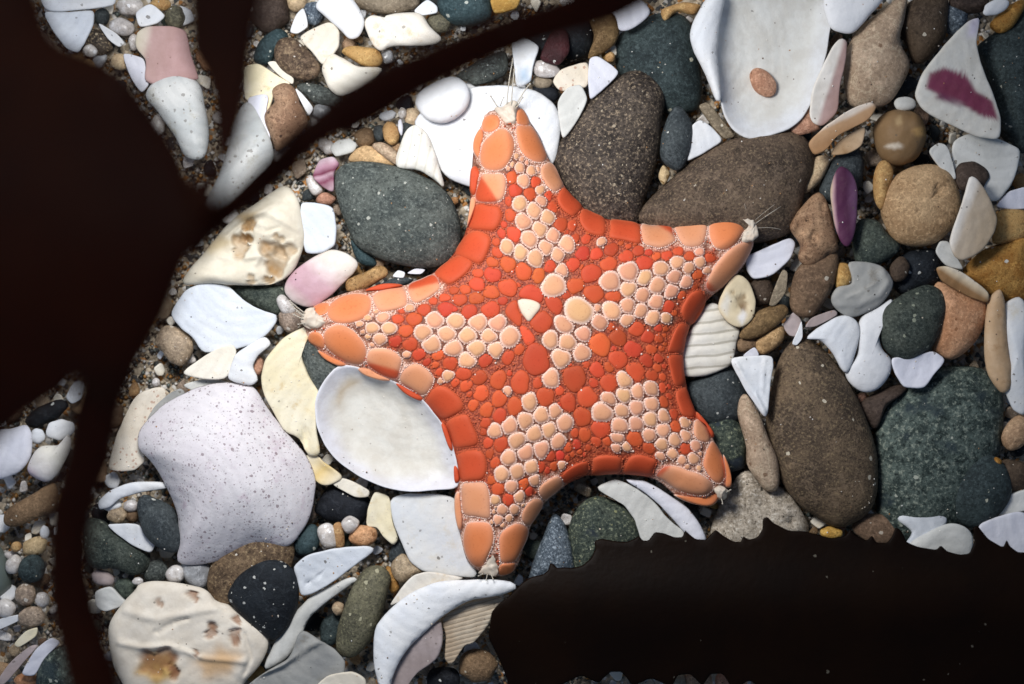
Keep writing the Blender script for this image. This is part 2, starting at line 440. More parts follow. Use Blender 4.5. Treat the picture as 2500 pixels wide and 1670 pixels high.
def I(name, label, tile, pts, mat, zt, T, kind='peb', pe=None, curve=0.0, tilt=(0, 0), rough=.03, freq=1.1, pits=(), paint=None, M=64, K=10, bend=None, step=.11, group=None, ridge=None):
    """one loose thing on the bed: outline read off the photo, its own height, thickness and relief"""
    _seed[0] += 1; seed = _seed[0]
    p = src(tile, pts)
    COVER.append(p)
    if kind == 'shard': T = max(.06, T * .6)
    pp = src(tile, pts); big = math.sqrt(centroid(pp)[1]) / 100
    if kind == 'peb' and big > .9: T *= 1.4
    z0 = zt - T / 2
    w = ccw(bed(p, z0))
    if kind in ('peb', 'dome', 'bowl'):
        w = catmull(w, 8)
    else:
        w = chaikin(w, 2)
    w = resample(w, M)
    # slight unevenness of the rim
    per = np.hypot(*(w - np.roll(w, 1, 0)).T).sum()
    c, area = centroid(w); size = math.sqrt(area)
    jit = wob(np.c_[w, np.zeros(len(w))], 4.0, seed, 2) * (.008 if kind != 'peb' else .010) * size
    if kind in ('shard', 'sheet'):
        jit = jit + wob(np.c_[w, np.zeros(len(w))], 11.0, seed + 3, 2) * .007 * size
    w = c + (w - c) * (1 + jit / size)[:, None]
    if kind == 'sheet':
        xy, d, side, F = sheet(w, step)
        dm = min(d.max(), T * 1.4 + .02)
        f = 1 - np.clip(d / dm, 0, 1); pe = pe or 2.2
        fc = 1 - d / max(d.max(), 1e-6)
    else:
        xy, f, side, F = ring_blob(w, K, 1.35 if kind == 'bowl' else 1.7); fc = f
        pe = pe or {'peb': 2.2, 'shard': 28.0, 'dome': 9.0, 'bowl': 12.0}[kind]
    prof = np.sqrt(np.clip(1 - f ** pe, 0, 1))
    z = z0 + side * T / 2 * prof + curve * (1 - fc ** (2 if kind != 'bowl' else 4.5)) * np.where(side < 0, .92, 1)
    q = xy - c
    z = z + tilt[0] * q[:, 0] + tilt[1] * q[:, 1]
    if bend:                                     # (angle, amount): curl along an axis
        u = q[:, 0] * math.cos(R(bend[0])) + q[:, 1] * math.sin(R(bend[0]))
        z = z + bend[1] * u * u
    V = np.c_[xy, z]
    amp = rough * min(1, size)
    V += .010 * np.stack([wob(V, 7., seed + 41), wob(V, 7., seed + 42), wob(V, 7., seed + 43)], -1) * min(1, size)
    V[:, 2] += amp * wob(V, freq * 2.2 / max(size, .3), seed) * np.where(side < 0, .3, 1) * (.25 + .75 * prof)
    if ridge is not None:                        # raised or sunk lines across the piece: (tile, points, width, height)
        for rt, rp, rw, rh in ridge:
            L = bed(src(rt, rp), zt); dd = np.full(len(V), 9.)
            for a, b in zip(L[:-1], L[1:]):
                ab = b - a; t = np.clip(((V[:, :2] - a) @ ab) / (ab @ ab), 0, 1)
                dd = np.minimum(dd, np.hypot(*((a + t[:, None] * ab) - V[:, :2]).T))
            V[:, 2] += (.6 if rw > .04 and name in ('encrusted_rock', 'oyster_shell') else 1) * rh * np.exp(-(dd / rw) ** 2) * (side >= 0)
    pit_w = np.zeros(len(V))
    for tl, px, py, pr, dep in pits:
        pc = bed(src(tl, [(px, py)]), zt)[0]; rr = pr / TILE[tl][2] / 100
        a = np.arctan2(V[:, 1] - pc[1], V[:, 0] - pc[0])
        dd = np.hypot(V[:, 0] - pc[0], V[:, 1] - pc[1]) / (rr * (1 + .26 * np.sin(2 * a + px) + .16 * np.sin(3 * a + py) + .10 * np.sin(5 * a + px * 2) + .06 * np.sin(9 * a + py)))
        wgt = 1 / (1 + np.exp(np.clip((dd - 1) * 15, -30, 30))) * (side >= 0)
        V[:, 2] -= dep * wgt; pit_w = np.maximum(pit_w, wgt * (.72 + .28 * np.clip(wob(V, 9., seed + 5), -1, 1)))
    col = None
    if paint is not None:
        s = V[:, :2] * (H / (H - V[:, 2:3])); px = s * [100, -100] + [1250, 835]
        col = paint(px, pit_w, wob(V, 3.0, seed + 7)); mat = 'painted'
    base = np.array([c[0], c[1], V[:, 2].min()])
    TOPS.append((V[(side > 0) & (f < .9)], mat))
    me = to_mesh(name, V - base, F, col)
    assert label not in LABELS or group, label
    LABELS[label] = 1
    return put(name, me, MATS[mat], label, CAT[name], group, base)

def P(*stops, pit='#8a6a48', axis=None, noise=.04, tile='S'):
    """pigment along a line in the photo: axis ((x0,y0),(x1,y1)), stops (t, colour)"""
    ax = src(tile, list(axis)); a = ax[0]; d = ax[1] - a; L = d @ d
    ts = [s[0] for s in stops]; cs = np.array([lin(s[1]) for s in stops]); pc = np.array(lin(pit))
    def f(px, pw, nz):
        t = ((px - a) @ d) / L + noise * nz
        c = np.stack([np.interp(t, ts, cs[:, k]) for k in range(3)], -1)
        return c * (1 - pw[:, None]) + pc * pw[:, None]
    return f

def PP(basec, patches, pit='#8a6a48', noise=.1):
    """patches of pigment, or of shade put into the colour: (tile, outline, colour, softness px)"""
    b = np.array(lin(basec)); pc = np.array(lin(pit))
    L = [(src(t, o), np.array(lin(c)), s) for t, o, c, s in patches]
    def f(px, pw, nz):
        c = np.tile(b, (len(px), 1))
        for o, cc, s in L:
            sd = bdist(px, o) * np.where(inside(px, o), 1, -1) + nz * s * .6
            k = (1 / (1 + np.exp(-np.clip(sd / s * 3, -30, 30))))[:, None]
            c = c * (1 - k) + cc * k
        return c * (1 - pw[:, None]) + pc * pw[:, None]
    return f

PB, ST, SH, SF, QZ = 'pebble', 'stone', 'shell', 'shell_fragment', 'quartz_pebble'

# ---- upper left, between and beside the kelp
I(SF, 'white shell slab cut by the top edge above the big kelp blade', 'A1', '230,-60 745,-60 740,35 640,52 360,78 280,60', 'white', .35, .14, 'shard', tilt=(.02, .05))
I(SF, 'bluish white triangular shell piece half hidden by the big kelp blade', 'A1', '270,70 450,80 600,60 600,160 500,345 420,310 330,190', 'bluewhite', .22, .14, 'shard', tilt=(-.05, .02))
I(QZ, 'grey translucent pebble at the top edge beside the white shell slab', 'A1', ell(830, 40, 85, 62), 'quartz', .12, .4)
I(PB, 'small dark pebble under the white shell slab in the top left', 'A1', ell(650, 105, 48, 55), 'slate', .0, .4)
I(QZ, 'rounded grey quartz pebble above the narrow white sliver, top left', 'A1', ell(775, 172, 84, 58, 10), 'quartz', .18, .42)
I(SF, 'small white five-sided shell chip above the pink shell', 'A1', '860,80 960,15 1060,100 1010,150 890,180', 'white', .3, .14, 'shard')
I(PB, 'small ochre pebble at the top edge above the white shell chip', 'A1', ell(1025, 25, 65, 45), 'ochre', .05, .35)
I(PB, 'greenish grey pebble tucked behind the kelp stem at the top', 'A1', ell(1115, 110, 65, 75), 'olive', .05, .4)
I(SH, 'pink shell with a cream band lying left of the upright kelp stem', 'A1', '870,210 940,160 1100,165 1185,190 1210,320 1250,440 1275,515 1120,500 980,545 920,520 930,380 860,300', 'painted', .5, .16, 'shard', bend=(70, -.10), paint=P((0, '#e4dbc4'), (.16, '#dfcfc0'), (.24, '#cba9a4'), (1, '#c39c9a'), axis=((850, 330), (1260, 380)), tile='A1'))
I(SF, 'bluish white shell blade between pink shell and big kelp blade', 'A1', '770,330 920,370 935,450 955,540 905,600 830,490', 'lavender', .3, .12, 'shard', tilt=(.1, 0))
I(SH, 'mottled white tubular shell under the pink shell, between kelp blade and stem', 'A1', '930,610 1000,510 1130,470 1270,530 1310,680 1335,880 1300,1010 1180,1000 1120,880 1010,720', 'mottled', .62, .5, 'dome', pe=2.6, ridge=[('A1', '1170,960 1240,905 1340,890', .03, .05)])
I(SF, 'narrow white shell sliver among dark grit, top left', 'A1', '615,135 740,210 800,275 760,305 690,255', 'white', .12, .1, 'shard')
I(PB, 'rough dark lump of grit beside the white shell sliver, top left', 'A1', ell(625, 265, 105, 82, 30, .15), 'grainbrown', .06, .5, rough=.08)
I(QZ, 'tiny pale quartz pebble at the big kelp blade edge, top left', 'A1', ell(575, 325, 46, 42), 'quartz', .12, .3)
I(PB, 'small sandy pebble at the big kelp blade edge, top left', 'A1', ell(765, 395, 58, 54), 'sandtan', .15, .35)
I(PB, 'blue-teal pebble showing right of the upright kelp stem', 'A2', '50,350 100,250 210,185 270,240 190,340 150,410 60,400', 'teal', .22, .5)
I(SH, 'pale yellow cream shell right of the upright kelp stem', 'A2', '-20,420 80,395 200,480 305,540 185,560 175,640 120,770 60,650 -10,640', 'cream', .32, .14, 'shard', tilt=(.03, -.03))
I(SF, 'small cream shell flake under the grey-brown spotted pebble', 'A2', '130,395 190,385 240,450 310,500 300,545 210,480', 'ivory', .38, .1, 'shard')
I(SH, 'long spotted white shell wedge in the fork of the kelp', 'A1', '1500,740 1590,650 1690,800 1745,1000 1640,1140 1430,1335 1290,1360 1390,1120 1450,950', 'mottled', .55, .3, 'dome', pe=3, ridge=[('A1', '1490,950 1560,935 1620,945', .04, -.05)])
I(SF, 'lavender shell edge against the tan lumpy stone', 'A1', '1570,620 1720,595 1695,730 1735,925 1650,850 1600,720', 'lavender', .42, .1, 'shard')
I(ST, 'lumpy tan stone with a dark pit just above the slanting kelp strap', 'A2', '170,570 240,530 310,560 350,660 395,760 380,820 270,920 200,970 160,880 120,750 150,690 185,650', 'pitbrown', .75, .6, rough=.07, pits=[('A2', 258, 620, 26, .07), ('A2', 330, 700, 9, .04), ('A2', 215, 860, 14, .04)])
# ---- top centre
I(PB, 'dark brown stone at the top edge right of the upright kelp stem', 'A2', ell(150, 70, 135, 140, 0), 'darkbrown', .35, .7)
I(PB, 'small tan pebble at the top edge beside the dark brown stone', 'A2', ell(325, 20, 65, 55), 'sandtan', .0, .4)
I(PB, 'grey speckled pebble between two white shells near the top', 'A2', ell(430, 85, 65, 75), 'granite', .05, .4)
I(SF, 'pinkish white curved shell chip near the top left of centre', 'A2', '275,205 320,90 370,45 392,110 402,175 330,218', 'white', .25, .12, 'shard', tilt=(.12, 0))
I(SH, 'ivory triangular shell behind the grey-brown spotted pebble', 'A2', '325,232 540,132 602,200 600,300 560,350 490,425 420,330', 'ivory', .42, .15, 'shard', tilt=(.03, .02))
I(SH, 'smooth white tongue-shaped shell at the top edge', 'A2', '445,40 510,-30 660,-20 740,80 757,160 722,232 660,247 600,190 520,120', 'whitebright', .6, .28, 'dome', pe=4)
I(PB, 'grey-brown spotted pebble with a pale pit above the slanting strap', 'A2', '178,320 210,252 290,238 370,290 450,380 477,440 440,502 360,512 250,462 190,395', 'brownspeck', .62, .5, pits=[('A2', 410, 440, 22, .05)])
I(PB, 'flat grey-green pebble under the spotted pebble by the strap', 'A2', '325,560 370,528 490,548 610,612 570,680 450,665 385,612', 'greygreen', .35, .35)
I(SH, 'ivory rounded shell touching the upper edge of the slanting strap', 'A2', '488,430 540,343 620,368 720,420 870,440 770,540 620,612 540,575 500,500', 'ivory', .55, .3, 'dome', pe=3.5)
I(PB, 'bright ochre pebble above the ivory rounded shell', 'A2', '612,332 660,294 760,300 840,320 872,380 842,425 760,425 680,382', 'ochre', .45, .4)
I(SH, 'knobbly white shell lump above the slanting strap', 'A2', '757,150 800,98 885,112 912,93 1100,83 1180,170 1250,250 1150,290 940,295 860,322 800,272', 'chalk', .62, .45, 'dome', pe=3, rough=.06, pits=[('A2', 900, 120, 16, .08)])
I(PB, 'taupe pebble cut by the top edge above the knobbly white shell', 'A2', ell(905, 5, 205, 88, 0, .04), 'taupe', .5, .7)
I(ST, 'blue-teal speckled stone at the top edge above the slanting strap', 'A2', ell(1395, 50, 180, 118, 4, .05), 'teal', .55, .8)
I(PB, 'golden flat pebble at the top edge over the slanting strap', 'A2', '1550,-30 1760,-30 1735,60 1580,100', 'ochre', .3, .3, 'shard')
I(SF, 'small white shell bit between taupe pebble and teal stone', 'A2', '1065,72 1160,-10 1225,40 1225,84 1120,102', 'white', .28, .12, 'shard')
I(PB, 'dark olive pebble below the blue-teal stone', 'A2', ell(1230, 150, 78, 66), 'olive', .15, .4)
I(QZ, 'tiny grey quartz beside the ochre pebble', 'A2', ell(905, 362, 42, 44), 'greyquartz', .2, .3)
I(SF, 'thin white shell sliver right of the lumpy tan stone', 'A2', '308,555 355,590 438,690 405,745 360,665', 'white', .4, .1, 'shard')
I(QZ, 'small grey quartz at the strap edge below the flat grey-green pebble', 'A2', ell(485, 712, 62, 50), 'greyquartz', .3, .3)
# ---- below the strap, left of the top arm
I(SF, 'tiny white shell flake below the strap near the round white shell', 'A2', ell(905, 735, 55, 32, -15), 'white', .05, .15)
I(QZ, 'tiny cream pebble below the strap near the round white shell', 'A2', ell(1000, 722, 28, 38), 'quartz', .1, .25)
I(PB, 'tan pebble against the left side of the round white shell', 'A2', ell(1062, 745, 52, 62), 'sandtan', .05, .4)
I(SF, 'tiny pink shell splinter standing above the white fluted shell', 'A2', ell(988, 812, 16, 52, -6), 'lavender', .12, .12)
I(PB, 'small dark pebble left of the orange-ochre pebble below the strap', 'A2', ell(856, 850, 44, 56), 'slate', .0, .4)
I(PB, 'small orange-ochre pebble beside the tip of the white fluted shell', 'A2', ell(926, 850, 52, 76, -10), 'ochre', .2, .4)
I(PB, 'brown rounded pebble just below the slanting strap', 'A2', ell(760, 878, 66, 66), 'brown', .1, .45)
I(SF, 'grey-white shell flake just below the slanting strap', 'A2', ell(620, 940, 84, 52, -15), 'palegrey', .15, .14)
I(PB, 'tan pebble tucked behind the top of the grey oval stone', 'A2', '655,1010 720,940 800,933 900,980 955,1060 700,1040', 'tan', .22, .45)
I(QZ, 'cream pebble between tan pebble and white fluted shell', 'A2', '803,930 860,905 930,940 975,990 965,1055 880,1005', 'sandtan', .3, .35)
I('limpet_shell', 'white fluted shell standing above the grey oval stone', 'A2', '958,1055 1000,880 1050,808 1110,808 1180,900 1265,1180 1200,1145 1100,1085', 'fluted', .55, .3, 'dome', pe=3)
I('limpet_shell', 'large white shell dome behind the starfish top arm', 'S', '1012,300 1060,250 1150,215 1230,208 1312,225 1362,270 1368,330 1345,410 1240,470 1140,455 1080,420 1050,360', 'white', .42, .4, 'dome', pe=3.5)
I(SH, 'smooth bright white egg-shaped shell left of the starfish top arm', 'A2', '1083,640 1130,570 1300,488 1400,530 1433,620 1392,712 1290,783 1180,772 1108,712', 'whitebright', .85, .5, 'dome', pe=3)
I(SF, 'glossy magenta shell shard left of the grey oval stone', 'A2', '420,1130 470,1015 560,995 602,1050 565,1100 565,1235 480,1190', 'painted', .3, .2, 'shard', rough=.1, freq=2, paint=P((0, '#d6c4cc'), (.3, '#b58a9c'), (.5, '#6e2a44'), (.62, '#c2a0ae'), (.8, '#7a3450'), (1, '#bfa0ac'), axis=((470, 1000), (500, 1230)), tile='A2', noise=.2))
I(QZ, 'pale quartz chip below the magenta shell shard', 'A2', '382,1150 420,1118 492,1212 430,1245', 'quartz', .2, .3)
I(PB, 'small tan pebble below the magenta shell shard', 'A2', ell(510, 1272, 62, 42), 'rosetan', .12, .35)
I(ST, 'large grey-green oval stone left of the starfish top arm', 'S', '816,450 822,412 860,395 930,398 1000,415 1050,440 1090,470 1115,510 1126,560 1122,610 1092,645 1060,656 1000,650 930,635 872,602 850,560 825,500', 'greygreen', .75, .8, rough=.02)
I(SF, 'white four-sided shell piece between encrusted rock and grey oval stone', 'S', '732,494 770,493 815,506 823,560 820,600 790,618 745,622 735,560', 'bluewhite', .5, .16, 'shard', tilt=(0, .02))
OYP = [('B1', 1525, 265, 62, .16), ('B1', 1560, 215, 36, .14), ('B2', 180, 340, 90, .17), ('B2', 240, 290, 55, .14), ('B2', 210, 215, 30, .10), ('B1', 1590, 130, 40, .08), ('B2', 30, 480, 30, .10), ('B2', 140, 478, 28, .10), ('B2', 0, 130, 30, .09), ('B2', 0, 210, 24, .1)]
I('encrusted_rock', 'cream encrusted rock with deep brown holes below the kelp fork', 'S', '445,690 500,612 560,545 640,485 690,453 722,473 738,530 741,600 716,662 672,692 600,698 520,692', 'painted', .72, .6, 'dome', pe=5, rough=.13, freq=3.0, pits=OYP, M=130, K=34, ridge=[('B1', '1440,190 1540,110 1640,90', .05, -.10), ('B1', '1400,330 1500,350 1640,330 1720,300', .06, .09), ('B2', '20,60 140,50 260,120 330,160', .06, .10), ('B1', '1620,140 1700,170 1780,150', .05, -.09), ('B2', '60,380 130,290 210,250 300,230', .05, .08), ('A1', '1480,1500 1600,1400 1760,1300', .07, .10)],
  paint=PP('#ece4d0', [('B1', '1500,60 1640,40 1700,0 1560,130', '#c9ae80', 14), ('B1', '1290,280 1400,200 1480,240 1350,300', '#dcc9a2', 16)], pit='#a98556'))
# ---- left, below the encrusted rock
I(SH, 'bluish white shell plate below the encrusted rock', 'B1', '1080,700 1180,540 1290,493 1450,508 1540,600 1640,660 1772,700 1772,742 1700,842 1560,912 1300,955 1230,852 1150,790', 'bluewhite', .45, .16, 'shard', bend=(40, -.03))
I(QZ, 'smoky brown quartz pebble at the kelp edge, left', 'B1', '985,880 1040,778 1120,778 1212,840 1234,930 1172,1025 1090,1005 1030,925', 'smoky', .35, .5)
I(SF, 'ivory pointed shell piece beside the white curled shell', 'B1', '1155,1078 1270,980 1400,910 1490,888 1513,930 1455,1112 1280,1112', 'ivory', .5, .12, 'shard', tilt=(.05, -.05))
I(SH, 'white curled shell piece left of the yellow-cream shell', 'B1', '1438,1118 1490,960 1600,880 1690,838 1733,890 1645,960 1612,1030 1655,1120 1600,1160', 'white', .6, .16, 'sheet', bend=(60, -.06))
I(PB, 'small orange-tan pebble inside the white curled shell', 'B1', ell(1645, 1025, 40, 66), 'rosetan', .4, .35)
I(PB, 'dark olive-green pebble between encrusted rock and bluish shell plate', 'B1', '1465,525 1620,508 1800,518 1835,560 1785,700 1640,660 1540,595', 'darkgreen', .25, .5)
I(SH, 'pink shell with a pale end above the starfish left arm', 'B2', '248,535 290,440 400,350 540,288 640,308 713,370 692,432 642,482 540,582 440,645 370,648 290,605', 'painted', .5, .2, 'dome', pe=5, curve=.12, paint=P((0, '#dccbc6'), (.18, '#cfa8b4'), (.45, '#d3b0ba'), (.62, '#ead9d8'), (.8, '#efe6dc'), (1, '#f2ece2'), axis=((330, 640), (620, 290)), tile='B2', noise=.03))
I(PB, 'small pitted tan pebble above the starfish left arm', 'B2', '638,535 650,480 760,430 850,388 902,410 903,452 842,492 740,555 660,560', 'pitbrown', .55, .45, rough=.05)
I(PB, 'small dark teal pebble under the left end of the grey oval stone', 'B2', '670,225 760,280 835,365 800,395 715,362', 'teal', .15, .4)
I(PB, 'slate pebble peeping from under the starfish between top and left arm', 'B2', '855,515 960,462 1070,475 985,525', 'slate', .3, .4)
I(SF, 'small white crumb of shell below the grey oval stone', 'B2', '930,460 970,415 1020,430 1010,470', 'white', .25, .15, 'shard')
I(SF, 'lavender shell flake between grey oval stone and starfish', 'B2', '1020,440 1080,405 1150,412 1120,445', 'lavender', .2, .12, 'shard')
I(QZ, 'pale green-white quartz chip above the starfish left arm tip', 'B2', '195,612 230,573 292,620 315,685 240,695', 'quartz', .35, .3)
I(PB, 'brown pebble beside the starfish left arm tip', 'B2', ell(292, 735, 84, 82), 'smoky', .3, .5)
I(SH, 'yellow-cream waterworn shell below the starfish left arm', 'B2', '88,1100 130,970 230,850 385,765 410,850 365,880 355,960 405,1100 490,1225 445,1400 480,1600 400,1600 335,1482 240,1442 190,1352 120,1222', 'cream', .52, .22, 'shard', rough=.04, pits=[('B2', 370, 1500, 40, .10)], M=90)
I(SF, 'small yellow cup-shaped shell piece under the large white bowl shell', 'C2', '375,125 440,95 500,150 612,240 560,288 480,295 408,225', 'painted', .42, .2, 'dome', pe=5, curve=-.10, paint=P((0, '#f0e6cc'), (.5, '#e6cb8c'), (1, '#efe4c8'), axis=((400, 130), (560, 280)), tile='C2'))
I(SF, 'ivory shell lip under the large white bowl shell', 'C2', '540,290 620,245 795,330 785,375 700,380', 'ivory', .3, .15, 'shard')
I(ST, 'dark grey-green stone wedged under the starfish left arm', 'B2', '345,880 392,855 500,930 625,1040 565,1125 482,1222 398,1092 352,962', 'greygreen', .62, .5)
I('bivalve_shell', 'large white bowl-shaped shell between the starfish left and lower arms', 'S', '769,1005 775,960 800,918 832,893 882,898 1000,950 1070,1020 1110,1100 1120,1185 1062,1196 1000,1199 930,1187 860,1152 810,1112 780,1062', 'nacre', .74, .24, 'bowl', curve=-.62, M=96, K=22, paint=PP('#e2e3ea', [('S', '795,1005 800,965 822,935 850,915 900,925 1000,975 1060,1040 1090,1100 1100,1160 1040,1170 960,1165 890,1135 835,1090 805,1050', '#dfddd4', 22), ('S', '812,985 820,950 850,925 880,930 850,960 830,1000', '#c8b89e', 12)]))  # last patch paints the brownish shade inside the bowl's upper left wall
I('bivalve_shell', 'large domed pinkish white speckled shell in the lower left', 'S', '336,1090 350,1040 400,990 470,950 540,934 612,940 657,1000 703,1060 746,1110 769,1170 766,1232 740,1292 700,1332 620,1335 520,1372 440,1374 436,1330 430,1250 402,1180 370,1130', 'speckled', .42, .09, 'dome', pe=16, curve=.95, M=110, K=16)
I(SH, 'sandy ivory shell at the kelp edge left of the domed speckled shell', 'S', '262,1145 285,1060 330,960 400,942 408,970 358,1025 342,1090 358,1122 332,1148 290,1153', 'sandy', .15, .14, 'shard')
I(SF, 'grey shell edge behind the top of the domed speckled shell', 'B1', '925,1395 980,1290 1080,1200 1150,1165 1190,1200 1060,1285', 'greyshell', .3, .12, 'shard')
I(SF, 'grey-white shell plate above the domed speckled shell', 'B1', '1150,1150 1290,1110 1440,1120 1500,1180 1300,1220', 'palegrey', .28, .12, 'shard')
I(QZ, 'tiny white shell grain on dark grit by the kelp edge', 'B1', ell(995, 1135, 26, 30), 'quartz', .0, .15)
# ---- far left gap in the kelp
I(SH, 'white oval shell cut by the left edge', 'S', '-20,1062 30,1045 65,1038 79,1065 76,1110 60,1140 30,1160 -20,1162', 'lavender', .4, .2, 'dome', pe=5, curve=.1)
I(SH, 'striped white oval shell next to the shell at the left edge', 'S', '68,1150 78,1115 102,1090 145,1085 166,1060 174,1090 152,1140 125,1172 100,1174', 'painted', .5, .24, 'dome', pe=5, curve=.12, paint=P((0, '#d9bcd2'), (.25, '#e9e4e2'), (.6, '#ece8dc'), (1, '#e4e0dc'), axis=((72, 1160), (170, 1080)), noise=.1))
I(SF, 'small white shell above the striped oval shell, far left', 'B1', ell(385, 1435, 92, 66, -10), 'white', .3, .2)
I(SF, 'tiny white shell between the two oval shells, far left', 'B1', ell(240, 1475, 48, 48), 'white', .25, .2)
I(SF, 'small blurred white chip in the kelp gap, far left', 'B1', '415,1225 480,1115 545,1135 525,1240 460,1275', 'white', .3, .15, 'shard')
I(PB, 'dark stone in shade in the kelp gap, far left', 'B1', ell(300, 1330, 150, 62, -28), 'jet', .25, .5)
I(ST, 'brown bar-shaped stone in the gap left of the hanging kelp strap', 'C1', '25,535 50,450 200,360 345,285 370,440 250,505 100,565', 'brown', .4, .5)
I(QZ, 'tan quartz pebble left of the hanging kelp strap', 'C1', ell(222, 690, 84, 60, -20), 'sandtan', .2, .4)
I(PB, 'dark teal pebble left of the hanging kelp strap', 'C1', ell(205, 832, 84, 92, 20), 'deepteal', .4, .55)
I(QZ, 'small white quartz left of the dark teal pebble', 'C1', ell(88, 805, 50, 62, 20), 'quartz', .25, .4)
I(PB, 'tiny orange pebble above the white quartz, far left', 'C1', ell(104, 692, 32, 34), 'ochre', .15, .3)
I(QZ, 'grey quartz pebble below the dark teal pebble', 'C1', ell(162, 995, 66, 72), 'smoky', .3, .4)
I(QZ, 'cream quartz pebble at the left edge near the bottom', 'C1', ell(35, 1085, 64, 62), 'quartz', .25, .4)
I(QZ, 'small white pebble touching the hanging kelp strap', 'C1', ell(272, 1030, 46, 52), 'quartz', .3, .35)
I(QZ, 'sandy translucent pebble below the grey quartz, far left', 'C1', ell(202, 1142, 86, 66, -10), 'smoky', .35, .35)
I(SF, 'little white chip above the tan quartz by the hanging strap', 'C1', ell(285, 600, 32, 44), 'white', .1, .2)
I(SF, 'white shell splinter at the left edge near the bottom', 'C1', '-40,1160 140,1118 155,1150 -40,1240', 'white', .15, .1, 'shard')
I(SF, 'cream leaf-shaped shell at the lower left', 'C1', '85,1315 160,1230 245,1200 235,1262 120,1338', 'cream', .3, .12, 'shard')
I(SF, 'long white shell blade beside the bottom of the hanging strap', 'C1', '125,1510 230,1340 330,1265 395,1300 285,1400 225,1520', 'lavender', .35, .14, 'shard')
I(PB, 'dark mottled pebble in the bottom left partly behind the strap', 'C1', '235,1510 280,1390 370,1328 435,1330 470,1450 480,1600 255,1600', 'mottle', .5, .6)
I(SF, 'taupe shell blade in the bottom left corner', 'C1', '-30,1560 60,1430 200,1318 255,1318 120,1465 20,1580', 'mauve', .2, .12, 'shard')
I(PB, 'orange-brown pebble at the bottom left edge', 'C1', ell(165, 1545, 76, 48), 'rosetan', .1, .35)
# ---- lower left, right of the hanging strap
I(SF, 'white curved shell rim left of the domed speckled shell', 'C1', '620,400 700,330 850,278 1050,276 1075,322 900,345 760,385 700,445 630,460', 'white', .3, .12, 'sheet')
I(ST, 'glossy dark grey pebble against the domed speckled shell', 'C1', '876,425 918,357 1000,388 1102,440 1142,540 1173,640 1132,724 1040,714 928,622 896,530', 'slate', .75, .6, pits=[('C1', 912, 450, 20, .05)], rough=.05)
I(ST, 'dark green oval pebble beside the hanging kelp strap', 'C1', '540,530 640,515 740,588 870,678 948,760 932,842 860,874 740,834 600,830 540,720', 'darkgreen', .5, .6)
I(SF, 'white triangular shell under the glossy dark grey pebble', 'C1', '670,543 890,543 995,672 962,735 860,692 760,622', 'white', .35, .12, 'shard')
I(QZ, 'grey quartz grain beside the glossy dark pebble', 'C1', ell(748, 492, 62, 52), 'smoky', .2, .3)
I(SF, 'tiny white shell bit above the grey quartz grain', 'C1', ell(715, 432, 62, 30, -10), 'white', .15, .2)
I(QZ, 'clear quartz grain touching the glossy dark pebble', 'C1', ell(838, 432, 50, 40), 'quartz', .2, .3)
I(PB, 'tiny brown pebble at the left of the glossy dark pebble', 'C1', ell(845, 492, 42, 46), 'brown', .1, .3)
I(SF, 'white block of shell beside the strap above the cream oyster', 'C1', '600,975 710,938 772,1010 825,1055 670,1110 615,1080', 'palegrey', .3, .2, 'shard')
I(SF, 'pinkish shell crumb at the strap edge', 'C1', ell(655, 892, 74, 50, 20), 'mauve', .15, .25)
I(PB, 'grey-green pebble below the dark green oval pebble', 'C1', ell(995, 850, 84, 72), 'greygreen', .1, .4)
I(PB, 'small dark green pebble above the cream oyster', 'C1', ell(800, 965, 74, 74), 'darkgreen', .15, .4)
I(QZ, 'tiny white quartz grain on the dark green pebbles', 'C1', ell(880, 912, 36, 26), 'quartz', .35, .15)
I(QZ, 'white quartz pebble at the top of the cream oyster', 'C1', '1055,865 1100,813 1170,818 1165,905 1090,920', 'quartz', .35, .35)
I(QZ, 'clear grey quartz pebble below the domed speckled shell', 'C1', '1165,785 1290,755 1345,850 1295,960 1190,910', 'greyquartz', .35, .45)
OY2 = [('C1', 1228, 1005, 30, .10), ('C1', 1015, 1052, 24, .06), ('C1', 1350, 1228, 42, .12), ('C1', 1500, 1262, 44, .12), ('C1', 1505, 1160, 26, .10), ('C1', 1250, 1040, 12, .05), ('C1', 1110, 1490, 40, .12), ('C1', 1000, 1420, 95, .12), ('C1', 1255, 1372, 20, .06)]
I('oyster_shell', 'large cream oyster shell with brown pits at the bottom left', 'S', '268,1520 300,1470 330,1440 342,1424 380,1419 450,1425 500,1438 528,1466 562,1478 602,1508 642,1530 657,1570 642,1612 602,1662 560,1700 350,1700 290,1650 268,1580', 'painted', .7, .5, 'dome', pe=5, rough=.13, freq=2.6, pits=OY2, M=130, K=34, ridge=[('C1', '800,1100 1000,1150 1200,1120 1380,1080', .10, .10), ('C1', '760,1300 900,1330 1080,1320 1300,1400 1560,1420', .07, .12), ('C1', '1400,1030 1380,1060 1430,1100', .05, -.10), ('C1', '1560,1250 1600,1400 1560,1500', .05, -.12), ('C1', '1000,1240 1150,1160 1200,1150', .04, -.08)],
  paint=PP('#f4ebdb', [('C1', '1250,1420 1400,1330 1560,1380 1480,1500 1300,1520', '#dfb98c', 20), ('C1', '860,1500 950,1360 1090,1370 1120,1500 1000,1570', '#d2ab68', 14)], pit='#97694a'))
I(ST, 'brown speckled stone at the lower edge of the domed shell', 'S', '505,1418 533,1345 585,1295 645,1273 700,1290 718,1330 716,1372 690,1420 620,1470 560,1490 520,1480', 'brownspeck', .6, .6)
I(ST, 'black stone dusted with white grains in the lower left', 'S', '556,1450 585,1398 640,1368 690,1370 722,1400 730,1440 724,1490 702,1532 670,1562 640,1547 600,1512 570,1482', 'black', .9, .6)
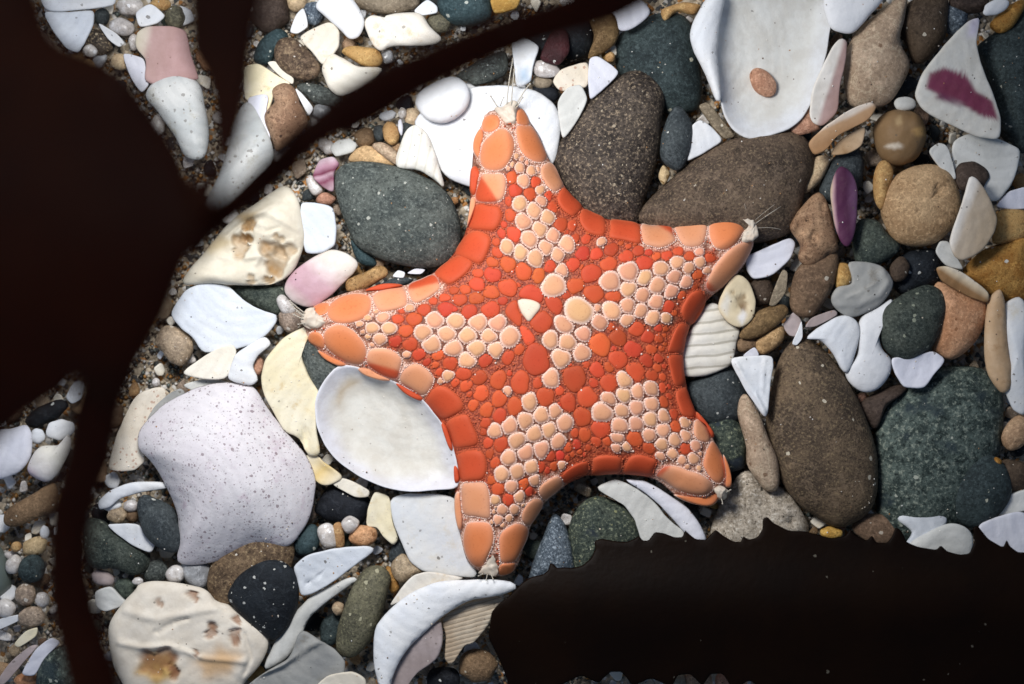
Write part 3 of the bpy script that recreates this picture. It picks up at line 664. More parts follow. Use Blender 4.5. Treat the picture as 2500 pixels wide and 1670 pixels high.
I(ST, 'black pebble above the quartz chips below the bowl shell', 'C2', '435,445 500,340 560,290 785,375 765,505 700,568 560,545 470,495', 'jet', .25, .6)
I(PB, 'small teal-green pebble right of the brown speckled stone', 'C2', '305,645 380,558 450,558 474,640 442,726 340,745', 'teal', .3, .5)
I(PB, 'dark pebble under the teal-green pebble', 'C2', ell(400, 720, 95, 60), 'jet', .1, .4)
I(QZ, 'pale quartz chip right of the teal-green pebble', 'C2', '455,585 520,538 575,580 585,685 500,698', 'quartz', .45, .4)
I(QZ, 'clear five-sided quartz chip below the black pebble', 'C2', '608,540 660,493 725,530 692,594 640,605', 'quartz', .5, .35)
I(PB, 'thin ochre pebble between two quartz chips', 'C2', '556,560 612,543 630,682 580,698', 'ochre', .4, .3)
I(PB, 'orange-tan rounded pebble right of the quartz chips', 'C2', ell(748, 622, 92, 68, -8), 'rosetan', .4, .4)
I(SF, 'yellowish shell pieces left of the white shard under the lower arm', 'C2', '820,335 920,365 935,520 975,645 942,688 880,630 840,565 765,565 778,450', 'cream', .3, .16, 'shard', rough=.06)
I(SH, 'white shell shard under the starfish lower arm', 'C2', '915,395 1000,350 1330,355 1400,580 1440,780 1490,895 1300,885 1110,845 1045,785 985,655 935,525', 'nacre', .40, .14, 'shard', bend=(0, -.05))
I(PB, 'small slate pebble at the left foot of the white shard', 'C2', '912,745 970,645 1025,745 940,800', 'slate', .2, .35)
I(QZ, 'grey quartz pebble below the white shard', 'C2', '926,805 1000,738 1080,800 1135,842 1060,895 1000,925 945,885', 'smoky', .4, .4)
I(PB, 'rusty orange pebble left of the grey quartz under the shard', 'C2', '895,820 940,835 980,955 930,990 905,920', 'amber', .25, .35)
I(SH, 'bluish white shell with dark spots right of the black stone', 'C2', '296,825 380,748 560,698 780,686 828,710 722,795 600,885 440,988 355,1010 328,905', 'bluewhite', .62, .2, 'shard', pits=[('C2', 395, 930, 14, .1), ('C2', 470, 870, 16, .05)], bend=(25, -.06))
I(SH, 'pale curved shell rim left of the olive oval stone', 'C2', '100,1490 180,1300 290,1130 420,1000 560,925 680,880 720,900 620,970 490,1065 410,1135 360,1250 325,1335 240,1430', 'palegrey', .5, .2, 'sheet')
I(ST, 'olive-green upright oval stone in the bottom centre', 'C2', '576,1340 588,1200 618,1100 678,950 768,830 860,812 922,870 912,962 882,1082 842,1202 792,1302 702,1394 618,1394', 'olive', .8, .6)
I(PB, 'dark teal pebble in the hollow left of the olive oval stone', 'C2', ell(545, 1220, 70, 110, 15), 'deepteal', .1, .5)
I(QZ, 'small yellow quartz grain beside the olive oval stone', 'C2', ell(588, 1085, 40, 46), 'sandtan', .3, .3)
I(SH, 'grey shell fragment with a raised ridge at the bottom edge', 'C2', '-30,1610 120,1490 280,1410 340,1240 380,1222 460,1278 560,1338 645,1420 620,1610', 'greyshell', .72, .2, 'shard', ridge=[('C2', '0,1540 240,1440 380,1340 470,1290', .06, .14)])
I(SF, 'beige shell lip at the bottom edge', 'C2', '400,1620 520,1508 680,1482 768,1530 775,1620', 'ivory', .85, .2, 'shard')
I(SH, 'large white curved shell lip below the starfish lower arm', 'C2', '800,1400 825,1200 920,1088 1060,978 1250,908 1500,897 1700,915 1748,952 1640,998 1430,1028 1295,1105 1185,1195 1085,1285 990,1400 935,1520 920,1620 860,1620', 'white', .95, .3, 'sheet', tilt=(.02, -.04))
I(SF, 'chalky white shell edge behind the large curved shell lip', 'C2', '900,1085 1000,945 1070,868 1170,848 1420,892 1260,925 1060,1005', 'chalk', .6, .2, 'shard')
I(SH, 'mauve shaded shell inside the large curved lip', 'C2', '900,1620 950,1450 1080,1285 1200,1165 1252,1165 1262,1262 1235,1400 1090,1500 1010,1620', 'mauve', .7, .2, 'shard', tilt=(.06, 0))
I('scallop_shell', 'ribbed beige shell at the left end of the dark serrated kelp', 'C2', '1235,1140 1430,1028 1600,1002 1660,1030 1585,1105 1542,1205 1445,1315 1395,1315 1310,1460 1265,1405 1280,1250', 'ribtan', .55, .2, 'shard')
I(PB, 'dim brown pebble at the bottom below the ribbed shell', 'C2', ell(1480, 1450, 125, 108), 'brown', .3, .6)
I(PB, 'dim dark pebble at the bottom edge left of the serrated kelp', 'C2', ell(1260, 1540, 115, 85), 'jet', .25, .6)
# ---- under and below the lower right arms
I(ST, 'blue-grey granite stone in the shade right of the lower arm', 'C3', '235,900 330,620 370,520 412,485 472,558 515,700 525,860 440,900 380,880 330,900', 'granite', .3, .6)
I(ST, 'dark green granite stone below the starfish between the lower arms', 'C3', '495,560 560,430 660,368 780,398 882,458 942,560 965,640 880,720 720,720 640,800 540,870 505,700', 'granitegreen', .38, .7)
I(SH, 'white shell strip under the starfish lower right arm', 'C3', '840,262 980,268 1100,338 1250,438 1342,560 1380,660 1310,690 1215,585 1095,450 975,345', 'lavender', .42, .16, 'sheet')
I(SH, 'greyish white shell wing below the starfish, above the serrated kelp', 'C3', '660,315 780,258 900,300 1030,400 1130,520 1240,600 1240,700 1060,690 980,700 945,640 918,525 848,425 760,375', 'palegrey', .30, .14, 'shard', bend=(30, -.04))
I(ST, 'rough pale sandstone lump under the starfish lower right arm tip', 'S', '1735,1300 1785,1185 1822,1145 1870,1190 1905,1188 1950,1235 1975,1300 1910,1345 1800,1350', 'sandstone', .25, .6, rough=.09, freq=2.5, pits=[('C4', 315, 402, 14, .1), ('C4', 345, 530, 30, .12)])
I(PB, 'small orange pebble on the edge of the serrated kelp', 'C4', ell(600, 605, 70, 44), 'ochre', .2, .3)
# ---- right of the starfish
I(ST, 'dark mottled pebble beside the starfish lower right arm', 'S', ell(1772, 1085, 52, 75, -10), 'granitegreen', .35, .6)
I(ST, 'dark slate stone under the white three-cornered shard', 'B3', '1200,1180 1300,1105 1500,1025 1605,1150 1640,1285 1565,1385 1420,1410 1300,1330', 'slate', .35, .7)
I(PB, 'long bent tan pebble left of the big brown oval stone', 'S', '1799,1005 1807,970 1824,963 1851,1005 1875,1066 1899,1120 1902,1182 1886,1199 1861,1190 1827,1140 1820,1090 1811,1050', 'sandtan', .62, .45)
I(SF, 'white three-cornered shell shard pointing down', 'B3', '1508,982 1600,968 1805,952 1772,1200 1757,1378 1650,1232', 'white', .75, .12, 'shard', tilt=(.04, .03), ridge=[('B3', '1560,1010 1660,1170 1740,1320', .05, .07), ('B3', '1600,1060 1680,1200', .02, -.05), ('B3', '1740,990 1730,1180', .03, .04)])
I(SF, 'small white shell tip behind the three-cornered shard', 'B3', '1590,970 1680,900 1715,970', 'lavender', .5, .1, 'shard')
I('scallop_shell', 'ivory finely ribbed shell tucked behind the starfish right side', 'B3', '1180,1060 1240,850 1360,650 1450,640 1505,745 1585,792 1565,885 1535,1005 1485,1045 1345,1095', 'ribbed', .38, .25, 'dome', pe=4)
I('oyster_shell', 'small round cream shell with a brown eye-like scar, right of the starfish', 'B3', '1445,640 1520,478 1580,447 1642,500 1684,620 1664,722 1590,779 1500,744', 'painted', .6, .2, 'dome', pe=4, curve=-.05, pits=[('B3', 1600, 620, 40, .05), ('B3', 1540, 560, 12, .04)],
  paint=PP('#e6d6b4', [('B3', '1570,720 1610,660 1630,700 1600,760', '#f4f2f0', 6), ('B3', '1460,650 1500,560 1520,600 1500,700', '#f0eadc', 8)], pit='#7a5c38'))
I(SF, 'lavender grey shell bar right of the starfish right arm', 'B4', '50,330 200,265 340,205 375,250 345,345 225,455 100,480 55,420', 'lavender', .35, .2, 'shard')
I(PB, 'dark brown pebble between lavender bar and tan pebbles', 'B4', ell(150, 560, 88, 92), 'darkbrown', .3, .5)
I(SF, 'narrow beige shell sliver right of the dark brown pebble', 'B4', '195,645 240,520 290,408 325,428 313,562 242,648', 'taupe', .5, .15, 'shard')
I(PB, 'flat brown pebble right of the cream shell with the scar', 'B4', '15,825 120,688 280,636 325,688 242,775 120,848 40,858', 'brown', .55, .35)
I(PB, 'brown pebble above the top of the big brown oval stone', 'B4', '120,865 280,768 288,872 160,958', 'tan', .4, .4)
I(PB, 'small brown pebble above the white three-cornered shard', 'B4', '-10,865 110,848 128,912 20,940', 'brown', .3, .35)
I(ST, 'big brown oval stone right of the starfish lower right arm', 'S', '1870,1030 1884,940 1905,870 1940,832 1970,829 2020,860 2070,930 2110,1010 2136,1090 2142,1180 2131,1242 2090,1277 2040,1287 1990,1262 1930,1212 1890,1130', 'umber', .85, 1.1, rough=.02)
I(ST, 'pale mottled green stone near the right edge', 'S', '2135,1070 2160,990 2200,950 2260,910 2330,893 2400,900 2442,950 2448,1020 2440,1100 2405,1150 2380,1210 2330,1290 2240,1320 2150,1290', 'mottle', .5, 1.0, rough=.05)
I(ST, 'dark navy stone below the pale mottled green stone', 'S', ell(2385, 1195, 78, 92, 15), 'deepteal', .55, .7)
I(SH, 'white rounded shell lobe above the big brown oval stone', 'B4', '445,845 570,748 690,706 775,760 775,882 695,1070 600,935 530,865', 'white', .55, .25, 'dome', pe=4)
I(SF, 'white bone-shaped shell piece beside the rounded lobe', 'B4', '780,740 880,658 995,598 955,662 905,740 915,900 985,990 974,1082 902,1174 820,1194 738,1154 690,1064 762,952', 'whitebright', .5, .4, 'dome', pe=3)
I(ST, 'dark grey-green oval pebble on the right', 'B4', '902,760 940,648 1080,558 1200,512 1292,540 1334,620 1314,742 1242,902 1120,984 1010,984 928,902', 'darkgreen', .8, .7)
I(ST, 'pinkish tan stone right of the dark grey-green oval pebble', 'B4', '1260,515 1400,538 1560,598 1594,702 1522,865 1380,986 1278,945 1245,890', 'rosetan', .6, .6)
I(SF, 'bluish white shell shard below the dark grey-green oval pebble', 'B4', '975,970 1100,976 1250,925 1335,990 1252,1085 1192,1178 1058,1166 1005,1085', 'lavender', .5, .14, 'shard', curve=-.05)
I(ST, 'dark brown stone between big brown oval and mottled green stone', 'B4', '795,1255 980,1155 1085,1172 950,1285 885,1430 820,1360', 'darkbrown', .3, .6)
I(SH, 'large pale shell cut by the right edge', 'B4', '1690,625 1850,565 1850,1360 1760,1320 1698,1185 1735,1050 1700,800', 'nacre', .45, .2, 'shard', curve=.15)
I(SH, 'tan shell rim along the pale shell at the right edge', 'B4', '1570,955 1590,600 1675,525 1708,600 1722,900 1758,1050 1745,1185 1680,1212 1595,1085', 'tanshell', .62, .3, 'sheet', bend=(0, -.12))
I(PB, 'small tan pebble at the right edge below the pale shell', 'B4', '1685,1485 1750,1368 1850,1345 1850,1505 1740,1568', 'tan', .4, .5)
I(SF, 'mauve shell sliver above the white rounded lobe', 'B4', '425,785 470,718 622,666 645,702 500,778', 'mauve', .5, .12, 'shard')
I(SF, 'mauve-grey shell piece above the big brown oval stone', 'B4', '285,765 360,675 415,740 402,845 330,840', 'mauve', .3, .14, 'shard')
I(SF, 'thin white shell edge at the top of the big brown oval stone', 'B4', '345,890 385,800 412,730 418,850 380,900', 'white', .4, .08, 'shard')
I(ST, 'pitted brown stone right of the starfish right arm tip', 'S', '1928,548 1952,512 1988,474 2007,474 2026,510 2038,560 2046,595 2042,612 1992,645 1968,650 1948,632 1953,600 1934,570', 'pitbrown', .85, .5, rough=.07, pits=[('A4', 420, 1440, 46, .10), ('B4', 495, 205, 34, .10), ('B4', 600, 320, 20, .09), ('A4', 545, 1330, 22, .06)])
I(ST, 'rough brown stone below the pitted brown stone', 'B4', '350,490 400,380 500,325 620,295 645,380 595,560 485,705 400,708 340,645', 'brown', .7, .5, rough=.05)
I(PB, 'small yellow-ochre pebble right of the rough brown stone', 'B4', '625,390 700,375 735,450 702,518 628,526', 'ochre', .5, .35)
I(ST, 'dark green angular pebble below the purple shell', 'B4', '735,200 785,95 900,105 962,188 1034,260 992,336 850,396 758,364', 'darkgreen', .55, .5)
I('oyster_shell', 'pale grey ridged oyster fragment right of the rough brown stone', 'B4', '715,365 900,385 984,468 986,540 902,645 750,716 638,675 595,600 640,525 730,495', 'greyshell', .5, .2, 'dome', pe=5, ridge=[('B4', '930,420 960,500 900,580 780,640 660,640', .06, .10), ('B4', '850,430 880,500 800,560 700,590', .05, .06)])
I(ST, 'amber-brown stone at the right edge', 'B4', '1440,435 1550,298 1700,240 1860,180 1860,580 1700,610 1560,535', 'amber', .6, .8)
I(ST, 'golden tan stone at the right edge above the amber stone', 'B4', '1640,150 1680,35 1860,50 1860,200 1650,250', 'ochre', .5, .6)
I(SF, 'thin tan shell strip with a white rim left of the amber stone', 'B4', '1262,400 1330,385 1450,436 1605,556 1605,630 1480,592 1300,490', 'painted', .62, .2, 'shard', paint=P((0, '#efe9dc'), (.35, '#d9c6a8'), (.6, '#9a7650'), (1, '#8a6846'), axis=((1480, 430), (1400, 560)), tile='B4', noise=.08))
I(ST, 'black speckled stone below the round tan pebble, right', 'B4', '975,400 1040,325 1150,285 1265,295 1290,485 1150,548 1035,568 985,485', 'black', .35, .6)
I(PB, 'small brown pebble resting on the black speckled stone', 'B4', ell(1035, 412, 62, 80, 10), 'darkbrown', .55, .35)
I(SF, 'pale shell piece between big round tan stone and amber stone', 'B4', '1258,300 1290,230 1350,230 1400,340 1450,420 1330,395', 'palegrey', .45, .14, 'shard')
# ---- top right
I(ST, 'black white-flecked stone under the slanting strap near the top', 'A3', '160,270 400,130 600,75 652,200 635,332 500,405 415,415 300,390', 'black', .35, .8)
I(ST, 'small dark red stone on the black flecked stone', 'A3', '295,385 370,208 440,168 493,220 503,332 430,425', 'maroon', .62, .4, 'shard', rough=.08, pe=4)
I(ST, 'amber-brown wedge stone at the top edge right of the strap', 'A3', '595,40 700,-20 765,60 814,180 782,282 690,354 615,375 652,220', 'brown', .5, .6)
I(SH, 'lavender white shell wedge at the top edge right of the strap', 'A3', '690,-30 900,-30 1014,70 932,163 820,198 788,110', 'lavender', .62, .2, 'dome', pe=4)
I(ST, 'large dark teal stone left of the big white bivalve', 'A3', '790,340 820,215 1000,105 1180,85 1284,180 1334,450 1334,650 1275,720 1100,720 830,500', 'deepteal', .35, .9)
I(ST, 'big dark granular oval stone above the starfish, right of the top arm', 'A3', '396,1010 480,828 620,638 780,506 900,452 1012,478 1093,570 1103,682 1083,802 1073,952 1022,1152 965,1300 930,1440 750,1450 580,1380 460,1200', 'grainbrown', .72, .9, rough=.02)
I(PB, 'small dark slate oval pebble right of the big granular stone', 'A3', '1108,780 1160,688 1222,688 1284,800 1273,932 1233,1054 1170,1085 1088,1022 1082,900', 'slate', .72, .5)
I(ST, 'large smooth brown oval stone above the starfish right arm', 'S', '1555,540 1580,493 1650,428 1740,358 1850,323 1932,320 1977,353 1987,410 1967,458 1957,505 1925,570 1800,600 1650,585', 'umber', .98, 1.2, rough=.015)
vb = I('bivalve_shell', 'very large white bivalve shell lying open at the top right', 'S', '1765,-40 2030,-40 2026,80 2008,170 1977,262 1932,312 1850,338 1800,327 1768,282 1752,200 1748,100', 'nacre', .66, .24, 'bowl', curve=-.55, M=96, K=22, paint=PP('#e9ebee', [('S', '1775,-40 2005,-40 2000,80 1980,170 1945,250 1900,290 1840,300 1805,285 1780,240 1770,160', '#eaeae4', 25)]))
I('bivalve_shell', 'thick white outer valve edge left of the very large bivalve', 'A3', '1262,220 1290,120 1380,-40 1500,-40 1455,150 1438,350 1470,650 1430,655 1368,482 1286,330', 'white', .88, .4, 'sheet', pe=2.0)
I(PB, 'small reddish brown pebble lying inside the very large white bivalve', 'A4', '78,480 120,433 190,458 247,530 238,602 180,618 108,572', 'rosetan', .42, .34)
I(SF, 'white shell wedge between slate oval pebble and smooth brown stone', 'A3', '1272,800 1330,762 1402,808 1486,900 1340,985 1240,1040 1268,920', 'white', .5, .16, 'shard', tilt=(.04, .06))
I(SF, 'taupe bar-shaped piece under the very large white bivalve', 'A3', '1312,672 1380,645 1500,798 1560,875 1480,895 1395,795', 'taupe', .35, .25, 'shard', pe=4)
I(PB, 'small beige pebble between granular stone and smooth brown stone', 'A3', '1065,1125 1095,1055 1138,1110 1100,1180', 'sandtan', .4, .25)
I(ST, 'golden brown stone at the top edge above the dark teal stone', 'A3', '1070,60 1220,10 1345,30 1295,105 1180,70 1100,150', 'ochre', .3, .4, 'sheet')
I(SH, 'white shell block with a bluish patch above the starfish top arm', 'A3', '125,270 200,232 315,300 265,420 255,525 155,568 145,420', 'painted', .52, .25, 'shard', paint=PP('#eef1f4', [('A3', '170,440 240,410 240,520 180,520', '#b4cae0', 12)]))
I(QZ, 'clear quartz chip right of the white shell block', 'A3', '265,400 370,386 446,460 392,495 288,485', 'quartz', .45, .25)
I(SF, 'beige shell wedge above the big granular stone', 'A3', '430,445 620,385 625,560 440,588 385,522', 'sandy', .40, .15, 'shard')
I(SF, 'lavender white pointed shell piece above the big granular stone', 'A3', '622,370 680,356 828,460 710,575 628,650 615,500', 'lavender', .5, .14, 'shard')
I(SF, 'translucent pale shell tongue left of the big granular stone', 'A3', '420,645 480,557 570,536 616,630 565,745 455,900 432,785', 'palegrey', .52, .14, 'shard')
I(PB, 'small black pebble above the translucent pale tongue', 'A3', ell(345, 595, 92, 55, 15), 'jet', .15, .4)
I(PB, 'purple-grey pebble below the clear quartz chip', 'A3', ell(322, 525, 72, 42), 'taupe', .25, .35)
I(ST, 'grey pebble below the slanting strap left of the white shell block', 'A2', '1340,485 1480,388 1640,325 1675,400 1645,485 1480,548 1415,525', 'greygreen', .3, .5)
I(PB, 'tiny orange pebble below the amber-brown wedge stone', 'A3', ell(757, 367, 33, 34), 'ochre', .3, .25)
I(SH, 'smooth white oval shell at the top edge right of the bivalve', 'A4', '575,-40 930,-40 835,110 742,204 660,209 585,152', 'whitebright', .85, .35, 'dome', pe=3.5)
I(ST, 'tan teardrop stone right of the very large bivalve', 'A4', '676,430 688,330 790,168 930,58 1075,-30 1066,120 1034,250 1094,400 1064,522 962,664 800,694 706,644', 'sandtan', .75, .7)
I(SF, 'tall white shell blade with a pinkish face beside the bivalve', 'A4', '455,735 478,560 600,300 660,236 704,260 692,380 653,560 643,720 540,815 478,785', 'painted', .80, .2, 'shard', paint=P((0, '#f0ebe2'), (.42, '#efe9e0'), (.55, '#b99c96'), (1, '#b5948c'), axis=((500, 500), (690, 560)), tile='A4', noise=.04), tilt=(-.06, 0))
I(SF, 'beige shell blade with a pale rim above the smooth brown stone', 'A4', '445,915 560,798 720,698 850,646 893,680 843,765 620,875 565,965 488,995', 'painted', .85, .16, 'shard', paint=P((0, '#efe4d8'), (.25, '#ecdccb'), (.42, '#c9a27c'), (1, '#b48a62'), axis=((640, 730), (700, 850)), tile='A4', noise=.06), tilt=(0, .08))
I(SF, 'brown shell flap below the beige shell blade', 'A4', '590,995 640,895 825,790 800,930 700,985', 'tanshell', .6, .16, 'shard')
I(PB, 'orange-tan angular pebble at the foot of the tall white blade', 'A4', '322,838 460,636 488,770 540,824 400,868', 'rosetan', .45, .35, 'shard', pe=3.5)
I(PB, 'tan pebble under the right end of the smooth brown stone', 'A4', '420,1230 480,1020 590,1000 560,1110 500,1190', 'sandtan', .35, .5)
I(ST, 'dark brown stone near the top edge right of the tan teardrop', 'A4', '1034,180 1078,35 1180,-20 1325,-20 1336,150 1304,282 1202,394 1128,404 1086,300', 'darkbrown', .6, .8)
I(PB, 'grey speckled pebble right of the dark brown stone at the top', 'A4', ell(1385, 120, 86, 112, 10), 'granite', .3, .6)
I(SH, 'triangular pale shell with a maroon band near the right edge', 'A4', '1124,602 1180,466 1310,296 1480,126 1565,95 1524,250 1564,430 1644,640 1686,760 1675,896 1540,876 1326,784 1176,694', 'painted', .85, .2, 'shard', bend=(50, -.05), M=100, K=16,
  paint=PP('#d6d4cc', [('A4', '1210,560 1230,470 1320,430 1450,480 1520,590 1620,650 1660,760 1560,740 1400,640 1300,610', '#7a3a52', 5), ('A4', '1480,130 1560,95 1524,230 1470,230', '#cfc9dc', 12), ('A4', '1280,620 1420,670 1400,640 1300,600', '#6a3450', 8)], noise=.2))
I(ST, 'large dark grey-green stone filling the upper right edge', 'A4', '1525,300 1650,200 1760,130 1870,100 1870,920 1690,880 1600,560 1540,400', 'deepteal', .5, 1.0)
I(PB, 'dark brown pebble at the top right edge', 'A4', ell(1480, 10, 125, 82), 'darkbrown', .45, .6)
I(SF, 'small white shell at the top right corner', 'A4', ell(1650, 45, 86, 48, -25), 'white', .55, .2)
I(PB, 'amber pebble in the top right corner', 'A4', '1612,145 1780,10 1836,30 1755,175 1668,212', 'amber', .4, .5)
I(PB, 'round tan-brown pebble with a white patch on the right', 'A4', ell(1035, 872, 168, 180, 0, .05), 'painted', .75, .8, paint=PP('#8d7150', [('A4', '940,940 970,915 1020,910 1060,935 1010,955', '#e2d6c4', 4), ('A4', '1010,770 1040,735 1050,790 1020,800', '#b0956e', 5), ('A4', '1130,830 1180,820 1190,860 1140,860', '#c09a64', 5)], noise=.2))
I(SF, 'small pale shell bit above the round tan-brown pebble', 'A4', ell(1070, 662, 74, 44), 'palegrey', .4, .2)
I(ST, 'dark stone behind the purple shell', 'A4', '520,1210 620,1000 760,945 808,1050 770,1210 600,1310', 'slate', .4, .6)
I(SH, 'narrow purple shell valve standing on edge on the right', 'A4', '596,1200 636,1080 680,1066 742,1130 768,1250 748,1480 702,1570 650,1524 606,1350', 'painted', .85, .2, 'dome', pe=4, curve=-.05, paint=P((0, '#c9b49c'), (.12, '#b08a94'), (.22, '#5e3350'), (.6, '#4a2440'), (1, '#6a4a68'), axis=((600, 1320), (765, 1310)), tile='A4', noise=.05))
I(PB, 'ochre bean-shaped pebble left of the big round tan stone', 'A4', '865,1150 900,1046 950,1026 995,1090 974,1182 925,1335 875,1280', 'ochre', .55, .4)
I(ST, 'big round tan stone with a hole on the right', 'A4', '914,1350 956,1180 1080,1078 1220,1046 1340,1086 1404,1200 1425,1320 1384,1444 1250,1556 1100,1572 975,1505', 'tan', .85, .8, pits=[('A4', 1285, 1215, 30, .10), ('A4', 1330, 1190, 16, .05)], rough=.02)
I(SF, 'broad pale grey shell sheet below the maroon-banded shell', 'A4', '1362,900 1500,845 1680,890 1816,950 1766,1150 1655,1300 1500,1250 1375,1110', 'palegrey', .4, .14, 'shard')
I(PB, 'dark pebble lying on the broad pale grey shell sheet', 'A4', ell(1490, 1125, 112, 102), 'darkbrown', .6, .4)
I(SF, 'pale shell bar left of the broad grey shell sheet', 'A4', '1212,965 1280,906 1342,926 1405,1155 1330,1130', 'palegrey', .5, .14, 'shard')
I(SH, 'beige shell with a thick white left rim on the right', 'S', '2315,590 2347,498 2366,428 2386,436 2420,486 2436,536 2428,570 2398,615 2352,638 2330,628', 'painted', .95, .2, 'shard', bend=(0, -.05), paint=P((0, '#f3efe8'), (.22, '#f1ece4'), (.36, '#c9b9a4'), (1, '#bda98e'), axis=((2322, 520), (2435, 560)), noise=.03))
I(SF, 'purple and white shell scrap at the right edge', 'A4', '1640,1320 1720,1220 1870,1180 1870,1330 1740,1340', 'lavender', .3, .14, 'shard')
I(SF, 'bluish white shell lobe above the serrated kelp, right', 'C4', '1025,515 1110,448 1230,407 1312,440 1338,530 1275,620 1130,720 1060,690 1115,600', 'bluewhite', .35, .2, 'dome', pe=4)
I(SF, 'pale shell lobe beside the bluish lobe above the serrated kelp', 'C4', '1090,680 1290,560 1400,545 1492,600 1504,700 1460,780 1300,760 1150,760', 'palegrey', .45, .2, 'dome', pe=4)
I(SF, 'white shell at the right edge above the serrated kelp', 'C4', '1525,560 1640,500 1860,450 1860,800 1700,800 1600,680', 'lavender', .4, .2, 'shard')
I(SF, 'pale block at the right edge above the white shell', 'C4', '1630,425 1700,370 1870,310 1870,465 1650,500', 'palegrey', .2, .25, 'shard')
I(PB, 'tiny amber pebble near the right edge above the pale block', 'C4', ell(1645, 152, 42, 32), 'amber', .35, .25)
I(ST, 'dark olive stone at the right edge above the pale block', 'C4', ell(1745, 240, 130, 110), 'darkbrown', .25, .6)
I(ST, 'brown stone peeping over the serrated kelp below the big brown oval', 'C4', ell(900, 580, 160, 100, 10), 'brown', .2, .5)
I(PB, 'dim tan pebble below the serrated kelp at the bottom edge', 'C3', ell(1320, 1540, 90, 75), 'tan', .3, .5)
I(PB, 'dim orange-brown pebble below the serrated kelp near the bottom edge', 'C3', ell(1530, 1550, 105, 75), 'rosetan', .3, .5)
I(PB, 'dim mauve pebble below the serrated kelp at the bottom edge', 'C3', ell(1170, 1550, 80, 60), 'taupe', .25, .5)
I(SF, 'dim pale chip at the lower edge of the serrated kelp', 'C3', '720,1460 780,1430 840,1480 830,1545 790,1550', 'ivory', .35, .12, 'shard')

# ------------------------------------------------------------------ filler: small loose pebbles in the gaps, and grit
LAND = [(300, 60, 'the white shell slab'), (420, 140, 'the pink shell by the stem'), (460, 270, 'the mottled tubular shell'), (650, 120, 'the blue-teal pebble'), (730, 145, 'the spotted pebble'), (890, 140, 'the ochre pebble'),
        (700, 290, 'the lumpy tan stone'), (960, 80, 'the knobbly white shell'), (1150, 30, 'the teal stone'), (1080, 245, 'the egg-shaped shell'), (1200, 250, 'the white shell dome'), (970, 520, 'the grey oval stone'),
        (620, 590, 'the encrusted rock'), (540, 760, 'the bluish shell plate'), (785, 680, 'the pink shell'), (690, 980, 'the yellow-cream shell'), (930, 1050, 'the large bowl shell'), (550, 1150, 'the domed speckled shell'), (60, 1100, 'the striped oval shell'),
        (80, 1380, 'the dark teal pebble'), (390, 1270, 'the glossy dark pebble'), (290, 1340, 'the dark green oval pebble'), (450, 1550, 'the cream oyster'), (620, 1360, 'the brown speckled stone'), (650, 1460, 'the white-dusted black stone'),
        (840, 1240, 'the black pebble'), (800, 1370, 'the spotted bluish shell'), (890, 1490, 'the olive oval stone'), (1060, 1480, 'the curved shell lip'), (1060, 1290, 'the white shard'), (760, 1600, 'the grey ridged fragment'),
        (1480, 360, 'the dark granular stone'), (1600, 160, 'the dark teal stone'), (1760, 440, 'the smooth brown stone'), (1880, 150, 'the white bivalve'), (2150, 150, 'the tan teardrop stone'), (2330, 200, 'the maroon-banded shell'), (2200, 330, 'the round tan-brown pebble'),
        (2240, 500, 'the big round tan stone'), (2060, 500, 'the purple shell'), (1980, 560, 'the pitted brown stone'), (2110, 700, 'the oyster fragment'), (1650, 850, 'the ribbed ivory shell'), (1860, 930, 'the three-cornered shard'), (2000, 1050, 'the big brown oval stone'),
        (2290, 1080, 'the mottled green stone'), (2230, 780, 'the grey-green oval pebble'), (2450, 850, 'the pale shell at the edge'), (2400, 620, 'the amber stone'), (1500, 1290, 'the green granite stone'), (1840, 1250, 'the sandstone lump'), (1750, 60, 'the outer valve'), (130, 1560, 'the mottled pebble')]

def where(q):
    x, y, n = min(LAND, key=lambda l: (l[0] - q[0]) ** 2 + (l[1] - q[1]) ** 2)
    dx, dy = q[0] - x, q[1] - y; d = math.hypot(dx, dy)
    sv = 'above' if dy < 0 else 'below'; sh = 'left of' if dx < 0 else 'right of'
    if abs(dx) > 2 * abs(dy): s = sh
    elif abs(dy) > 2 * abs(dx): s = sv
    else: s = sv + ' and ' + sh
    return ('close ' if d < 110 else 'further ' if d > 190 else '') + s + ' ' + n

